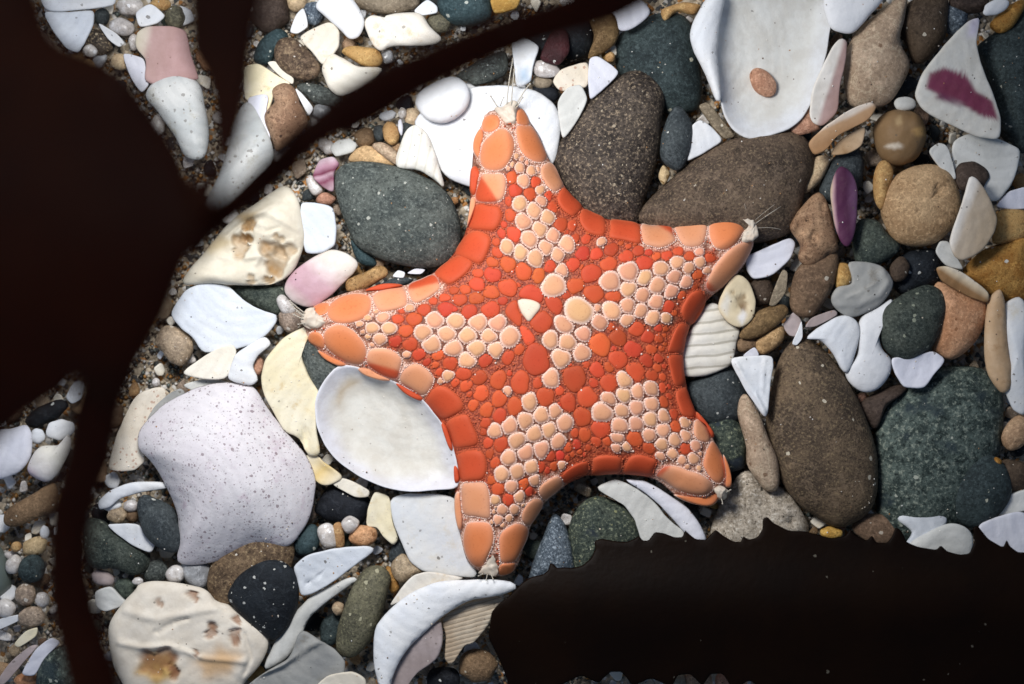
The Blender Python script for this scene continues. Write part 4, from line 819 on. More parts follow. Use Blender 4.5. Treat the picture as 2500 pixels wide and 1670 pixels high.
def filler():
    mask = np.zeros((1670 // 5, 2500 // 5), bool)
    ys, xs = np.mgrid[0:mask.shape[0], 0:mask.shape[1]]
    g = np.stack([xs.ravel() * 5 + 2.5, ys.ravel() * 5 + 2.5], -1)
    for p in COVER + [STAR_OUT]:
        lo, hi = p.min(0), p.max(0)
        sel = np.nonzero((g[:, 0] > lo[0]) & (g[:, 0] < hi[0]) & (g[:, 1] > lo[1]) & (g[:, 1] < hi[1]))[0]
        if len(sel):
            k = sel[inside(g[sel], p)]; mask.ravel()[k] = True
    free = g[~mask.ravel()]
    r = np.random.default_rng(11); r.shuffle(free)
    # shared meshes: smooth pebbles, angular chips
    protos = []
    for i in range(14):
        n = 22; t = np.linspace(0, 2 * math.pi, n, endpoint=False)
        rad = 1 + .16 * np.sin(2 * t + r.uniform(0, 6)) + .09 * np.sin(3 * t + r.uniform(0, 6)) + .05 * np.sin(5 * t + r.uniform(0, 6))
        poly = np.stack([np.cos(t) * rad, np.sin(t) * rad * r.uniform(.6, .95)], -1)
        chip = i >= 7
        if chip:
            m = int(r.integers(4, 7)); ta = np.sort(np.linspace(0, 2 * math.pi, m, endpoint=False) + r.uniform(-.4, .4, m))
            poly = resample(ccw(chaikin(np.stack([np.cos(ta) * r.uniform(.7, 1.3, m), np.sin(ta) * r.uniform(.5, 1.0, m)], -1), 2, .12)), n)
        xy, f, side, F = ring_blob(poly, 5, 1.6)
        T = .30 if chip else r.uniform(.9, 1.3)
        z = side * T / 2 * np.sqrt(np.clip(1 - f ** (12 if chip else 2.4), 0, 1))
        V = np.c_[xy, z]; V += .05 * np.stack([wob(V, 2.2, 50 + i), wob(V, 2.2, 80 + i), wob(V, 2.2, 110 + i)], -1)
        protos.append((to_mesh('gap_pebble', V, F), chip))
    kinds = [('slate', 'dark grey'), ('darkgreen', 'dark green'), ('brown', 'brown'), ('tan', 'tan'), ('ochre', 'ochre'), ('quartz', 'pale quartz'),
             ('smoky', 'smoky'), ('white', 'white shell'), ('ivory', 'ivory shell'), ('rosetan', 'rosy tan'), ('jet', 'black'), ('greyquartz', 'grey quartz')]
    shared = {}
    taken = []; cnt = 0
    for q in free:
        if cnt >= 290: break
        if q[0] < 430 and 230 < q[1] < 930 and q[0] < 380: continue          # wholly behind the kelp
        if q[0] > 1330 and q[1] > 1380 and q[1] < 1600: continue             # wholly under the serrated blade
        rad = r.uniform(11, 30)
        if any((q[0] - a) ** 2 + (q[1] - b) ** 2 < ((rad + c) * .72) ** 2 for a, b, c in taken): continue
        pi = int(r.integers(0, 14)); chip = protos[pi][1]
        left = q[0] < 900
        pool = [5, 7, 8, 7, 8, 6] if chip else ([0, 1, 2, 3, 4, 5, 6, 9, 10, 11, 5, 6, 3] if left else [0, 1, 2, 3, 10, 0, 10, 9, 6, 2, 4])
        mk, word = kinds[pool[int(r.integers(0, len(pool)))]]
        kind = 'shell_chip' if chip and mk in ('white', 'ivory') else 'gap_pebble'
        lab = ('tiny' if rad < 17 else 'little' if rad < 23 else 'small') + f' {word} ' + ('chip' if kind == 'shell_chip' else 'pebble') + ' ' + where(q)
        if lab in LABELS: continue
        LABELS[lab] = 1; taken.append((q[0], q[1], rad)); cnt += 1
        key = (pi, mk)
        if key not in shared:
            me = protos[pi][0].copy(); me.materials.append(MATS[mk]); shared[key] = me
        s = rad / 100; zt = r.uniform(-.42, -.12)
        w2 = bed(q[None], zt)[0]
        o = bpy.data.objects.new(kind, shared[key]); C.objects.link(o)
        o.location = (w2[0], w2[1], zt); o.scale = (s, s, s)
        o.rotation_euler = (r.normal() * .25, r.normal() * .25, r.uniform(0, 6.28))
        o['label'] = lab
        o['category'] = 'shell chip' if kind == 'shell_chip' else 'pebble'
        o['group'] = f'small {word} bits filling the gaps of the bed'
    # grit: thousands of grains, one object
    nb = NB('grit'); at = nb.n('ShaderNodeVertexColor', layer_name='Col').outputs[0]
    nb.t.links.new(at, nb.b.inputs['Base Color']); nb.b.inputs['Roughness'].default_value = .4
    oct_v = np.array([[1, 0, 0], [0, 1, 0], [-1, 0, 0], [0, -1, 0], [0, 0, 1], [0, 0, -1]], float)
    oct_f = np.array([(0, 1, 4), (1, 2, 4), (2, 3, 4), (3, 0, 4), (1, 0, 5), (2, 1, 5), (3, 2, 5), (0, 3, 5)])
    n = 13000
    fp = free[r.integers(0, len(free), n)] + r.normal(size=(n, 2)) * 5
    wz = bed(fp); rad = r.uniform(.025, .085, n) ** 1
    pal = np.array([lin(c) for c in ('#a39680', '#c9bba4', '#5a5a56', '#dfdad2', '#3a3d3c', '#a8793e', '#8a745c', '#cfc8be', '#66706a')])
    cols = pal[r.integers(0, len(pal), n)] * r.uniform(.7, 1.15, (n, 1))
    V = oct_v[None] * rad[:, None, None] * r.uniform(.6, 1.3, (n, 6, 1)) + np.concatenate([wz, (hill(wz) + r.uniform(0, .12, n))[:, None]], 1)[:, None]
    F = (oct_f[None] + (np.arange(n) * 6)[:, None, None]).reshape(-1, 3)
    me = to_mesh('grit', V.reshape(-1, 3), F.tolist(), np.repeat(cols, 6, 0))
    o = link('grit', me, nb.m); o['kind'] = 'stuff'; o['label'] = 'fine multicoloured grit between the stones'; o['category'] = 'grit'
    # sand grains lying on the stones
    gp = []; gc = []
    for V0, mt in TOPS:
        if len(V0) == 0: continue
        span = V0[:, :2].max(0) - V0[:, :2].min(0); k = int(r.poisson(span[0] * span[1] * (2.6 if mt in ('black', 'slate', 'greygreen', 'umber', 'deepteal', 'darkgreen', 'jet', 'mottle', 'brownspeck') else 1.6)))
        ctr = V0[int(r.integers(0, len(V0)))]
        for _ in range(k):
            if r.random() < .5:
                dd = np.hypot(*(V0[:, :2] - ctr[:2] - r.normal(size=2) * .35).T); p0 = V0[dd.argmin()]
            else: p0 = V0[int(r.integers(0, len(V0)))]
            gp.append(p0 + np.r_[r.normal(size=2) * .02, .004])
            gc.append(np.array(lin(['#e9e5dc', '#d9cdb8', '#cfc6ba', '#f2efe8', '#3a3632', '#6a5340', '#b98a5c'][int(r.integers(0, 7))])))
    gp = np.array(gp); n = len(gp); rad = r.uniform(.010, .026, n)
    V = oct_v[None] * rad[:, None, None] * r.uniform(.6, 1.3, (n, 6, 1)) + gp[:, None]
    F = (oct_f[None] + (np.arange(n) * 6)[:, None, None]).reshape(-1, 3)
    o = link('sand_grains', to_mesh('sand_grains', V.reshape(-1, 3), F.tolist(), np.repeat(np.array(gc), 6, 0)), nb.m); o['kind'] = 'stuff'; o['label'] = 'loose sand grains sprinkled on the stones and shells'; o['category'] = 'sand'
    # shingle that carries on outside the picture
    parts = []; cc = []
    for _ in range(560):
        x, y = r.uniform(-24, 24), r.uniform(-19, 19)
        if abs(x) < 13.3 and abs(y) < 9.1: continue
        s = r.uniform(.3, 1.1); me0 = protos[int(r.integers(0, 14))][0]
        v = np.array([tuple(q.co) for q in me0.vertices]); a = r.uniform(0, 6.28)
        v = v @ np.array([[math.cos(a), math.sin(a), 0], [-math.sin(a), math.cos(a), 0], [0, 0, 1]]) * s + [x, y, -.35 + r.uniform(0, .3)]
        parts.append((v, [tuple(p.vertices) for p in me0.polygons])); c0 = pal[int(r.integers(0, len(pal)))]
        cc.append(np.tile(c0, (len(v), 1)))
    V, F = join(parts); me = to_mesh('shingle', V, F, np.vstack(cc))
    o = link('shingle', me, nb.m); o['kind'] = 'stuff'; o['label'] = 'mixed shingle carrying on around the bed'; o['category'] = 'shingle'

# ------------------------------------------------------------------ the starfish
STAR_OUT = np.array([(1178, 296), (1158, 345), (1150, 430), (1143, 540), (1109, 615), (1059, 664), (994, 695), (929, 695), (830, 718), (757, 752), (738, 787), (749, 833), (791, 873), (887, 912), (986, 957), (1055, 1009), (1078, 1040), (1098, 1093), (1109, 1140), (1112, 1242), (1131, 1346), (1148, 1382), (1190, 1408), (1229, 1410), (1255, 1397), (1269, 1370), (1292, 1296), (1329, 1231), (1363, 1203), (1387, 1183), (1435, 1162), (1452, 1163), (1517, 1160), (1590, 1168), (1625, 1188), (1649, 1210), (1703, 1232), (1738, 1234), (1755, 1216), (1781, 1194), (1784, 1166), (1770, 1125), (1743, 1069), (1728, 1038), (1704, 1010), (1680, 949), (1671, 867), (1680, 823), (1690, 791), (1728, 733), (1776, 695), (1818, 649), (1844, 588), (1827, 540), (1785, 519), (1728, 528), (1644, 547), (1563, 545), (1483, 533), (1430, 509), (1380, 453), (1338, 380), (1317, 328), (1292, 291), (1279, 266), (1258, 256), (1190, 270)], float)

def star():
    ZB = .42
    out = resample(ccw(catmull(bed(STAR_OUT, .7), 3)), 230)
    def S(xy):
        d = bdist(xy, out) * inside(xy, out)
        return .48 + .46 * (1 - np.exp(-d / .30)) + .32 * (1 - np.exp(-d / 1.8))
    root = bpy.data.objects.new('starfish', None); C.objects.link(root)
    cx, cy = bed(np.array([[1380., 820.]]), .7)[0]
    root.location = (cx, cy, ZB); org = np.array([cx, cy, ZB])
    root['label'] = 'orange and peach five-armed starfish lying on the stones and shells'; root['category'] = 'starfish'
    # materials
    nb = NB('starfish plate'); vec, rnd = nb.coords()
    at = nb.n('ShaderNodeVertexColor', layer_name='Col').outputs[0]
    fn = nb.noise(vec, 16, 4, .6)
    col = nb.mix(nb.math('MULTIPLY', nb.ramp(nb.noise(vec, 3.0, 4), .35, .7), .22), at, '#fff0e0', 'MULTIPLY')
    col = nb.mix(nb.math('MULTIPLY', nb.ramp(fn, .45, .25), .25), col, '#a03010', 'MULTIPLY')
    nb.t.links.new(col, nb.b.inputs['Base Color']); nb.b.inputs['Roughness'].default_value = .62
    nb.b.inputs['Specular IOR Level'].default_value = .2
    nb.t.links.new(nb.bump(nb.noise(vec, 45, 3, .6), .12, .02), nb.b.inputs['Normal'])
    mplate = nb.m
    nb = NB('starfish granules'); vec, _ = nb.coords(False)
    at = nb.n('ShaderNodeVertexColor', layer_name='Col').outputs[0]
    nb.t.links.new(nb.mix(nb.math('MULTIPLY', nb.ramp(nb.noise(vec, 9, 4), .4, .7), .3), at, '#e8c8b8', 'MULTIPLY'), nb.b.inputs['Base Color'])
    nb.b.inputs['Roughness'].default_value = .6; mgran = nb.m
    nb = NB('starfish skin'); vec, _ = nb.coords(False)
    at = nb.n('ShaderNodeVertexColor', layer_name='Col').outputs[0]
    v = nb.n('ShaderNodeTexVoronoi', {'Vector': vec, 'Scale': 20.0})
    nb.t.links.new(nb.mix(nb.ramp(v.outputs['Distance'], .25, .7), at, nb.mix(1.0, at, '#b89684', 'MULTIPLY')), nb.b.inputs['Base Color'])
    nb.b.inputs['Roughness'].default_value = .65
    nb.t.links.new(nb.bump(nb.math('SUBTRACT', 1.0, v.outputs['Distance']), .4, .02), nb.b.inputs['Normal'])
    mskin = nb.m
    OR, ORr = np.array(lin('#cb502e')), np.array(lin('#c85a38'))
    PE, PEr = np.array(lin('#e0a47c')), np.array(lin('#dfa688'))
    TI, TIr = np.array(lin('#dc8250')), np.array(lin('#df9570'))
    RIM = np.array(lin('#f2d8c9')); ORIM = np.array(lin('#c8603c')); MAD = np.array(lin('#eadfc4'))
    # ---- plates of the disc: tile, x, y, reach
    peach = {'T1': '785,1190,85 935,1270,90 1020,1160,65 1010,1030,55 820,930,72 780,780,55 910,815,52 1090,1340,82 825,1385,92 745,650,30 805,690,30 700,750,28 860,720,26 985,790,28 650,790,22',
             'T3': '1005,100,88 890,200,95 1150,165,82 1310,265,90 640,290,80 795,350,84 1075,300,82 1215,365,80 955,410,92 1250,565,72 1165,725,118 1440,1010,140 1655,985,48 1690,1135,88 1290,1165,98 1495,1270,80 1130,1345,90 1310,1370,98 1470,1480,92 1245,1530,98 310,1150,95 525,1160,90 205,1290,95 435,1295,88 660,1310,102 290,1430,98 510,1440,88',
             'T2': '625,850,105 415,955,105 805,915,88 985,815,82 1170,745,72 1300,805,68 1425,740,62 1140,910,78 1270,960,72 940,1000,95 1100,1065,80 620,1040,88 780,1110,85 605,1235,85 930,1185,85 765,1290,82 430,1290,102 605,1390,74 890,1360,84 1040,1365,62 1420,625,45 1510,830,42 320,505,45',
             'T6': '580,690,88 575,850,85 715,815,82 875,780,82 395,905,82 320,1050,112 545,1035,84 710,995,86 880,960,82 870,1120,86 1010,1095,75 520,1195,95 705,1175,84 855,1305,76 1010,1245,78 500,1320,75 1000,1410,72 1140,1360,72 1265,1170,55 1265,1315,60 1385,1430,58 485,1440,52 600,1430,50 1115,1510,60',
             'T5': '370,275,92 155,450,62 825,625,52 1075,755,90 1315,485,92 1205,890,90 1360,855,78 1470,975,88 1030,955,92 1290,1065,86 855,1020,90 690,1070,80 1130,1100,92 1395,1185,82 935,1180,96 1205,1275,88 1030,1310,92 845,1375,88 1090,1480,84',
             'T4': '1530,750,96 1755,765,95 1410,885,94 1670,900,98 1500,1010,96 1740,1060,94 825,840,65 1010,840,72 910,960,68 945,720,60 1215,1130,40 1245,610,45 770,720,34 680,790,34 780,930,30 830,1020,28 720,880,24 870,650,26 1600,1430,34',
             'T7': '765,310,84 935,280,88 870,450,72 960,580,62 1130,375,62 690,600,55 765,720,60 905,715,55 720,820,55 845,810,42 680,740,28 770,885,28 655,850,24 945,655,24 1440,220,44 1000,660,22 700,680,22',
             'T8': '845,845,50 1090,900,52 1215,880,60 1140,960,32 1280,985,30 1290,820,26 1180,470,20'}
    orange = {'T1': '695,900,72 730,1040,82 960,940,64 890,1080,76 1100,1095,55 1150,1235,68 660,1165,52 680,1320,72 600,1420,40 1240,1430,84 1370,1430,62 1310,1510,30',
              'T3': '995,620,84 1125,515,72 820,570,98 650,490,90 720,150,92 580,140,56 520,240,52 530,350,66 470,465,64 470,605,92 310,590,62 650,750,106 300,710,86 460,800,86 290,870,76 165,770,62 105,885,76 590,900,52 455,1000,102 215,1025,92 20,1000,56 40,780,52 1380,490,84 1400,200,56 1530,200,56 1250,80,82 1490,370,84 1640,370,72 1585,590,116 1400,730,98 1610,820,112 1780,490,92 1300,830,58 1790,1185,56 775,1445,62 400,1560,84 650,1535,76 1680,1390,128 700,560,30 760,720,30 1480,520,36 1560,110,34',
              'T2': '450,1130,86 430,600,78 600,680,80 735,610,64 850,630,46 795,750,96 935,670,50 1055,665,60 1185,615,56 1310,670,58 1540,690,60 1395,880,62 1365,1020,44 1215,1110,54 1065,1240,78 1140,1310,38 260,640,70 110,650,78 150,490,62 960,1480,50 1040,1490,36 620,560,34 540,520,30 700,530,28',
              'T6': '505,210,98 715,110,94 835,195,82 670,340,102 505,450,104 700,590,110 825,465,76 960,215,54 960,95,46 960,440,54 880,340,58 950,550,50 890,640,72 1010,650,44 265,570,88 395,540,56 135,500,50 225,715,54 400,720,104 1000,770,58 1015,930,62 1085,870,38 155,880,122 105,1095,108 310,1225,118 1130,1065,58 1155,1210,64 690,1340,92 855,1450,72 1260,1460,64 130,1300,76 260,1370,64 380,1370,52 40,1420,56 20,1280,52 170,1450,36 1000,330,34 1030,180,26 1030,530,30 1080,760,30 460,330,36 760,340,24 770,650,28 1040,280,24',
              'T5': '855,300,118 600,310,106 190,305,90 45,210,72 335,420,92 515,475,82 360,560,70 240,525,52 725,495,100 970,530,118 1150,270,165 1165,535,60 1410,615,54 1250,690,112 1580,480,142 1510,750,98 1530,335,32 530,650,90 735,710,92 915,790,100 440,780,64 590,840,82 740,910,86 580,985,66 560,1080,46 610,1205,62 755,1215,90 625,1330,52 690,1440,64 1550,1090,78 1505,1255,52 1620,1240,56 1700,1110,62 1310,1355,60 1420,1350,52 1195,1480,62 1350,1475,48 1505,1380,32 1275,1520,38 60,410,46 10,330,42 1420,780,36 400,660,34 640,1120,30 440,480,26 850,420,34',
              'T4': '1110,735,62 1300,735,88 1210,865,78 1085,990,68 1255,1020,80 1410,635,78 1640,495,56 1660,630,100 1355,1130,74 1440,1220,44 1535,1265,50 1580,1325,48 1510,530,46 1750,410,52 1150,640,36',
              'T7': '650,380,54 720,480,78 835,600,70 1010,420,64 1070,515,50 1275,275,42 1560,100,30 1640,60,34 1700,100,26'}
    sites = []
    for kind, tab in (('P', peach), ('O', orange)):
        for t, s in tab.items():
            ox, oy, k = TILE[t]
            for e in s.split():
                x, y, r = (float(v) for v in e.split(','))
                x, y, r = ox + x / k, oy + y / k, r / k
                if any(q[3] == kind and math.hypot(q[0] - x, q[1] - y) < .54 * max(r, q[2]) for q in sites): continue
                sites.append((x, y, r * (1.30 if kind == 'P' else 1.04), kind))
    special = [('O', 'T3', '770,850 800,760 890,712 980,745 1045,810 1030,915 960,905 900,885'), ('O', 'T3', '740,890 765,1000 805,1085 785,1192 690,1125 615,1030 655,930'),
               ('O', 'T3', '890,1150 960,1060 1040,1005 1110,1050 1152,1120 1110,1220 1020,1265 940,1230'), ('O', 'T3', '1060,880 1110,850 1220,870 1262,940 1235,1040 1170,1052 1090,970'),
               ('O', 'T3', '780,1200 840,1188 920,1260 955,1335 890,1405 830,1370'), ('W', 'T3', '760,890 900,882 1003,930 1010,985 960,1050 885,1135 830,1080 790,1020')]
    spc = []
    for kind, t, o in special:
        p = src(t, o); c, a = centroid(p); spc.append((c[0], c[1], math.sqrt(a / math.pi), kind, p))
    sites = [s for s in sites if not any(math.hypot(s[0] - q[0], s[1] - q[1]) < .8 * q[2] for q in spc)]
    X = np.array([(s[0], s[1]) for s in sites] + [(q[0], q[1]) for q in spc]); RR = np.array([s[2] for s in sites] + [q[2] for q in spc])
    # ---- marginal plates
    marg = [('t', 'T1', '380,190 470,160 545,200 560,290 520,360 430,385 360,350 345,270'), ('t', 'T1', '750,110 800,85 850,140 890,230 880,290 800,300 740,270'),
            ('t', 'T1', '440,420 540,340 640,360 710,450 725,560 690,680 600,800 480,825 370,790 325,690 335,580 370,480'), ('lt', 'T1', '340,330 380,420 340,560 330,690 270,640 250,540 270,430'),
            ('t', 'T1', '740,310 860,280 930,300 1000,420 1060,540 1095,640 1050,710 950,720 850,670 780,590 745,460'),
            ('x1', 'T1', '350,850 470,850 595,860 630,950 620,1060 580,1150 470,1180 300,1160 270,1080 310,960'), ('lo', 'T1', '235,780 290,760 340,830 310,950 280,1090 220,1060 215,900'),
            ('o', 'T1', '290,1190 440,1210 540,1225 585,1310 560,1420 490,1500 350,1485 195,1450 240,1330'), ('lp', 'T1', '230,1120 280,1120 290,1180 245,1330 185,1450 205,1280'),
            ('p', 'T1', '1020,770 1120,700 1190,760 1240,870 1280,970 1190,1050 1110,1020 1040,930 1010,850'), ('o', 'T1', '1200,1100 1280,990 1390,1090 1490,1200 1440,1290 1370,1330 1270,1270 1210,1190'),
            ('o', 'T2', '60,240 120,125 250,170 350,220 375,300 350,430 240,440 120,380'), ('o', 'T2', '430,250 560,250 740,290 765,400 748,530 560,500 400,460 415,350'),
            ('x2', 'T2', '775,300 900,310 1105,298 1130,420 1150,500 1000,580 860,560 772,510'), ('p', 'T2', '1150,290 1300,240 1480,220 1515,300 1490,460 1440,550 1330,575 1220,545 1160,400'),
            ('t', 'B3', '1395,110 1440,62 1530,42 1595,75 1630,130 1600,190 1560,250 1500,290 1420,280 1385,200'), ('lt', 'B3', '1530,55 1580,50 1628,88 1640,140 1600,150 1560,110'),
            ('x3', 'B3', '1590,240 1680,220 1670,290 1600,400 1510,500 1420,560 1362,530 1390,440 1450,350 1520,280'), ('o', 'B3', '1270,560 1330,540 1380,600 1350,690 1290,760 1230,730 1205,680 1230,610'),
            ('o', 'T6', '1055,330 1120,150 1200,40 1325,70 1285,200 1250,372 1060,378'), ('o', 'T6', '1062,405 1240,400 1260,540 1275,730 1160,760 1110,680 1080,560'),
            ('o', 'T6', '1160,800 1280,770 1340,900 1390,1040 1360,1110 1230,1080 1180,980 1150,880'), ('lo', 'T6', '1395,1040 1500,1150 1590,1290 1560,1330 1490,1190 1390,1110'),
            ('p', 'T8', '1240,450 1310,450 1390,550 1420,640 1390,700 1290,680 1220,620 1215,540'), ('t', 'T8', '1380,740 1450,680 1530,790 1580,930 1580,1080 1520,1160 1430,1130 1360,1040 1310,940 1340,830'),
            ('lt', 'T8', '1550,830 1610,940 1645,1100 1635,1200 1570,1190 1580,1060'), ('x4', 'T8', '890,950 1000,950 1150,1000 1300,1050 1430,1150 1440,1220 1360,1290 1200,1290 1020,1230 880,1130 785,1075 830,1000'),
            ('lt', 'T8', '990,1280 1150,1300 1350,1290 1480,1250 1500,1330 1420,1410 1260,1400 1100,1350'), ('o', 'T8', '500,850 600,820 740,860 800,910 770,1010 740,1090 560,1070 430,1050 440,940'),
            ('o', 'T8', '90,860 240,830 390,860 410,960 390,1040 250,1070 90,1070 80,960'), ('o', 'T7', '1430,320 1560,210 1720,160 1745,250 1735,320 1600,360 1480,430 1450,380'),
            ('p', 'T7', '1170,490 1240,400 1390,330 1460,430 1400,510 1260,620 1210,590'), ('p', 'T7', '980,770 1030,660 1110,590 1180,590 1235,650 1190,760 1080,910 1000,860'),
            ('t', 'T7', '740,980 850,890 950,860 1060,930 1050,1060 980,1200 900,1320 760,1310 730,1150'), ('t', 'T7', '740,1330 850,1315 920,1335 880,1440 780,1475 720,1450'),
            ('t', 'T7', '370,870 480,840 620,850 670,950 670,1080 620,1210 560,1340 480,1390 390,1320 330,1180 320,1020'), ('p', 'T7', '310,430 430,400 570,400 625,520 635,700 620,810 470,790 330,770 300,600'),
            ('lp', 'T7', '230,560 280,500 300,620 320,800 310,930 270,940 230,750'), ('o', 'T7', '260,90 420,30 540,50 590,150 590,280 540,370 400,390 300,390 265,250'),
            ('lo', 'T7', '220,230 260,230 285,330 280,400 230,400'), ('o', 'T5', '150,960 270,890 380,880 440,1000 500,1150 480,1230 350,1260 230,1270 180,1130 140,1020'),
            ('lo', 'T5', '75,990 140,1020 220,1280 165,1265'), ('o', 'B2', '1150,1230 1210,1160 1280,1160 1370,1230 1390,1300 1330,1345 1250,1375 1190,1330 1145,1270'),
            ('p', 'B2', '1000,1060 1080,1010 1150,1040 1200,1100 1190,1160 1130,1220 1050,1180 980,1130'), ('x5', 'B2', '800,920 900,915 960,940 1000,990 985,1050 960,1115 870,1090 780,1030 768,980'),
            ('lp', 'B2', '710,1040 780,1040 870,1090 935,1122 860,1122 750,1085'), ('lo', 'B2', '950,1130 1050,1180 1135,1232 1110,1252 1010,1202'),
            ('t', 'B2', '520,790 600,760 690,800 760,880 775,950 740,1020 650,1015 560,960 500,900 490,840'), ('t', 'B2', '400,820 460,810 500,850 495,920 430,900 385,870'),
            ('lt', 'B2', '455,925 540,965 645,1018 600,1032 500,985'), ('t', 'B2', '520,640 600,580 700,560 790,580 805,650 770,720 660,760 560,750 515,700'),
            ('t', 'B2', '410,660 460,625 530,630 520,690 470,710 430,700'), ('p', 'B2', '810,570 900,530 1000,520 1030,590 1020,650 910,685 850,680 815,620'),
            ('lo', 'B2', '755,548 860,505 960,502 1000,516 900,540 850,548'), ('x6', 'B2', '1030,510 1110,470 1200,440 1240,510 1220,560 1100,630 1050,600'),
            ('o', 'B2', '1200,430 1290,350 1370,320 1450,370 1400,450 1300,510 1240,470'), ('o', 'B2', '1330,300 1400,190 1480,165 1560,210 1550,300 1500,380 1430,360 1360,325')]
    two = {'x1': ('T1', (470, 1130), (330, 950), (470, 860)), 'x2': None}
    def split_col(key, px, nz):
        """pigment of two-toned marginal plates: peach with an orange part"""
        L = {'x1': ('T1', (380, 930), (500, 1120), 1), 'x2': ('T2', (950, 320), (1120, 430), -1), 'x3': ('B3', (1390, 500), (1450, 560), 1),
             'x4': ('T8', (800, 1120), (900, 1010), -1), 'x5': ('B2', (780, 1010), (980, 1060), 1), 'x6': ('B2', (1040, 540), (1230, 500), -1)}[key]
        a, b = src(L[0], [L[1], L[2]]); d = b - a; n = np.array([-d[1], d[0]]) / np.linalg.norm(d) * L[3]
        t = (px - a) @ n + nz * 2
        k = 1 / (1 + np.exp(-t / 1.6))
        return k[:, None]
    beads = []                                   # (xyz, radius, colour)
    # ---- body
    xy, d, side, F = sheet(out, .13)
    z = np.where(side > 0, S(xy) - .03, np.where(side == 0, ZB + .04, ZB))
    V = np.c_[xy, z]
    px = V[:, :2] * (H / (H - V[:, 2:3])) * [100, -100] + [1250, 835]
    isP = np.array([s[3] == 'P' for s in sites] + [False] * len(spc))
    skin_o, skin_p = np.array(lin('#bd5a36')), np.array(lin('#8f5f48'))
    skc = np.empty((len(px), 3))
    for s in range(0, len(px), 2000):
        dd = np.hypot(px[s:s + 2000, None, 0] - X[None, :, 0], px[s:s + 2000, None, 1] - X[None, :, 1]) - RR[None]
        k = isP[dd.argmin(1)]
        skc[s:s + 2000] = np.where(k[:, None], skin_p, skin_o)
    edge = bdist(V[:, :2], out) < .75             # the band of marginal plates takes its seam colour from the nearest plate
    mo = [(src(t, o), kd) for kd, t, o in marg if kd[0] != 'l']
    md = np.stack([bdist(px[edge], p) * np.where(inside(px[edge], p), -1, 1) for p, _ in mo], 1)
    kn = md.argmin(1); near = md.min(1) < 9
    sc2 = np.array([ORIM if k == 'o' else RIM * .6 + PEr * .4 for _, k in mo])[kn]
    skc[edge] = np.where(near[:, None], sc2, skc[edge])
    o = link('body', to_mesh('body', V - org, F, skc), mskin, root)
    def shade(c, cr, f, nz):
        k = (f ** 3)[:, None]
        return (c * (1 - k) + cr * k) * (1 + .05 * nz[:, None])
    # ---- marginal plates as parts
    for i, (kd, t, o) in enumerate(marg):
        low = kd[0] == 'l' and len(kd) == 2; kk = kd[1] if low else kd
        poly = resample(ccw(catmull(bed(src(t, o), .85 if not low else .6), 6)), 40)
        c, a = centroid(poly); poly = c + (poly - c) * (1.03 if not low else 1.0)
        xy, f, side, F = ring_blob(poly, 9, 1.5)
        prof = np.sqrt(np.clip(1 - f ** 6, 0, 1)); h = (.125 + .06 * math.sqrt(a)) if not low else .10
        if low:
            z = np.where(side >= 0, .50 + .20 * prof, .44)
        else:
            z = np.where(side >= 0, S(xy) - .10 + h * prof, S(xy) - .3)
        V = np.c_[xy, z]; nz = wob(V, 3.5, 900 + i)
        V[:, 2] += .012 * nz * (side >= 0)
        px = V[:, :2] * (H / (H - V[:, 2:3])) * [100, -100] + [1250, 835]
        if kk[0] == 'x':
            k = split_col(kk, px, nz); col = shade(PE * .5 + TI * .5, PEr, f, nz) * (1 - k) + shade(OR, ORr, f, nz) * k
        else:
            A, B = {'t': (TI, TIr), 'p': (PE * .6 + TI * .4, PEr), 'o': (OR, ORr)}[kk]; col = shade(A, B, f, nz)
        k = (1 / (1 + np.exp(-(f - .93) / .012)))[:, None] * (.75 if kk != 'o' else .45)   # pale granular edge
        col = col * (1 - k) + (RIM if kk != 'o' else np.array(lin('#dc8a66'))) * k
        link('marginal_plate', to_mesh('marginal_plate', V - org, F, col), mplate, root)
        if not low:                              # a seam of fine granules round the plate
            n = int(np.hypot(*(poly - np.roll(poly, 1, 0)).T).sum() / .048)
            q = c + (resample(poly, n) - c) * .975; q += rng.normal(size=q.shape) * .005
            zz = S(q) - .005; keep = bdist(q, out) > .14
            cc = ORIM if kk == 'o' else RIM
            if kk[0] == 'x':
                ks = split_col(kk, q * (H / (H - .8)) * [100, -100] + [1250, 835], np.zeros(len(q)))
                cc = RIM * (1 - .7 * ks) + ORIM * .7 * ks
            beads += [(np.r_[q[j], zz[j]], rng.uniform(.012, .024), cc if np.ndim(cc) == 1 else cc[j]) for j in range(n) if keep[j]]
    # ---- disc plates as parts
    items = []
    for i, s in enumerate(sites + spc):
        x, y, r, kind = s[:4]
        if len(s) == 5:
            poly = resample(catmull(s[4], 5), 30)
        else:
            t = np.linspace(0, 2 * math.pi, 30, endpoint=False); u = np.stack([np.cos(t), np.sin(t)], -1)
            ph0 = math.atan2(y - 720, x - 1310); rr = r * (1 + .15 * np.cos(2 * (t - ph0)) + .04 * np.sin(2 * t + i))
            dv = X - [x, y]; dist = np.hypot(*dv.T)
            for j in np.nonzero((dist > 1e-6) & (dist < r + RR + 4))[0]:
                b = (dist[j] ** 2 + r * r - RR[j] ** 2) / (2 * dist[j])       # power bisector
                gap = .7 if kind == 'O' else .9
                cs = u @ (dv[j] / dist[j])
                lim = np.where(cs > .12, (max(b, r * .35) - gap) / np.maximum(cs, .12), 1e9)
                rr = np.minimum(rr, lim)
            for _ in range(4 if kind == 'O' else 3): rr = .25 * np.roll(rr, 1) + .5 * rr + .25 * np.roll(rr, -1)
            rr *= 1 + .05 * np.sin(3 * t + i) + .03 * np.sin(5 * t + 2 * i)
            poly = np.array([x, y]) + u * rr[:, None]
        items.append((kind, poly, centroid(poly)[1]))
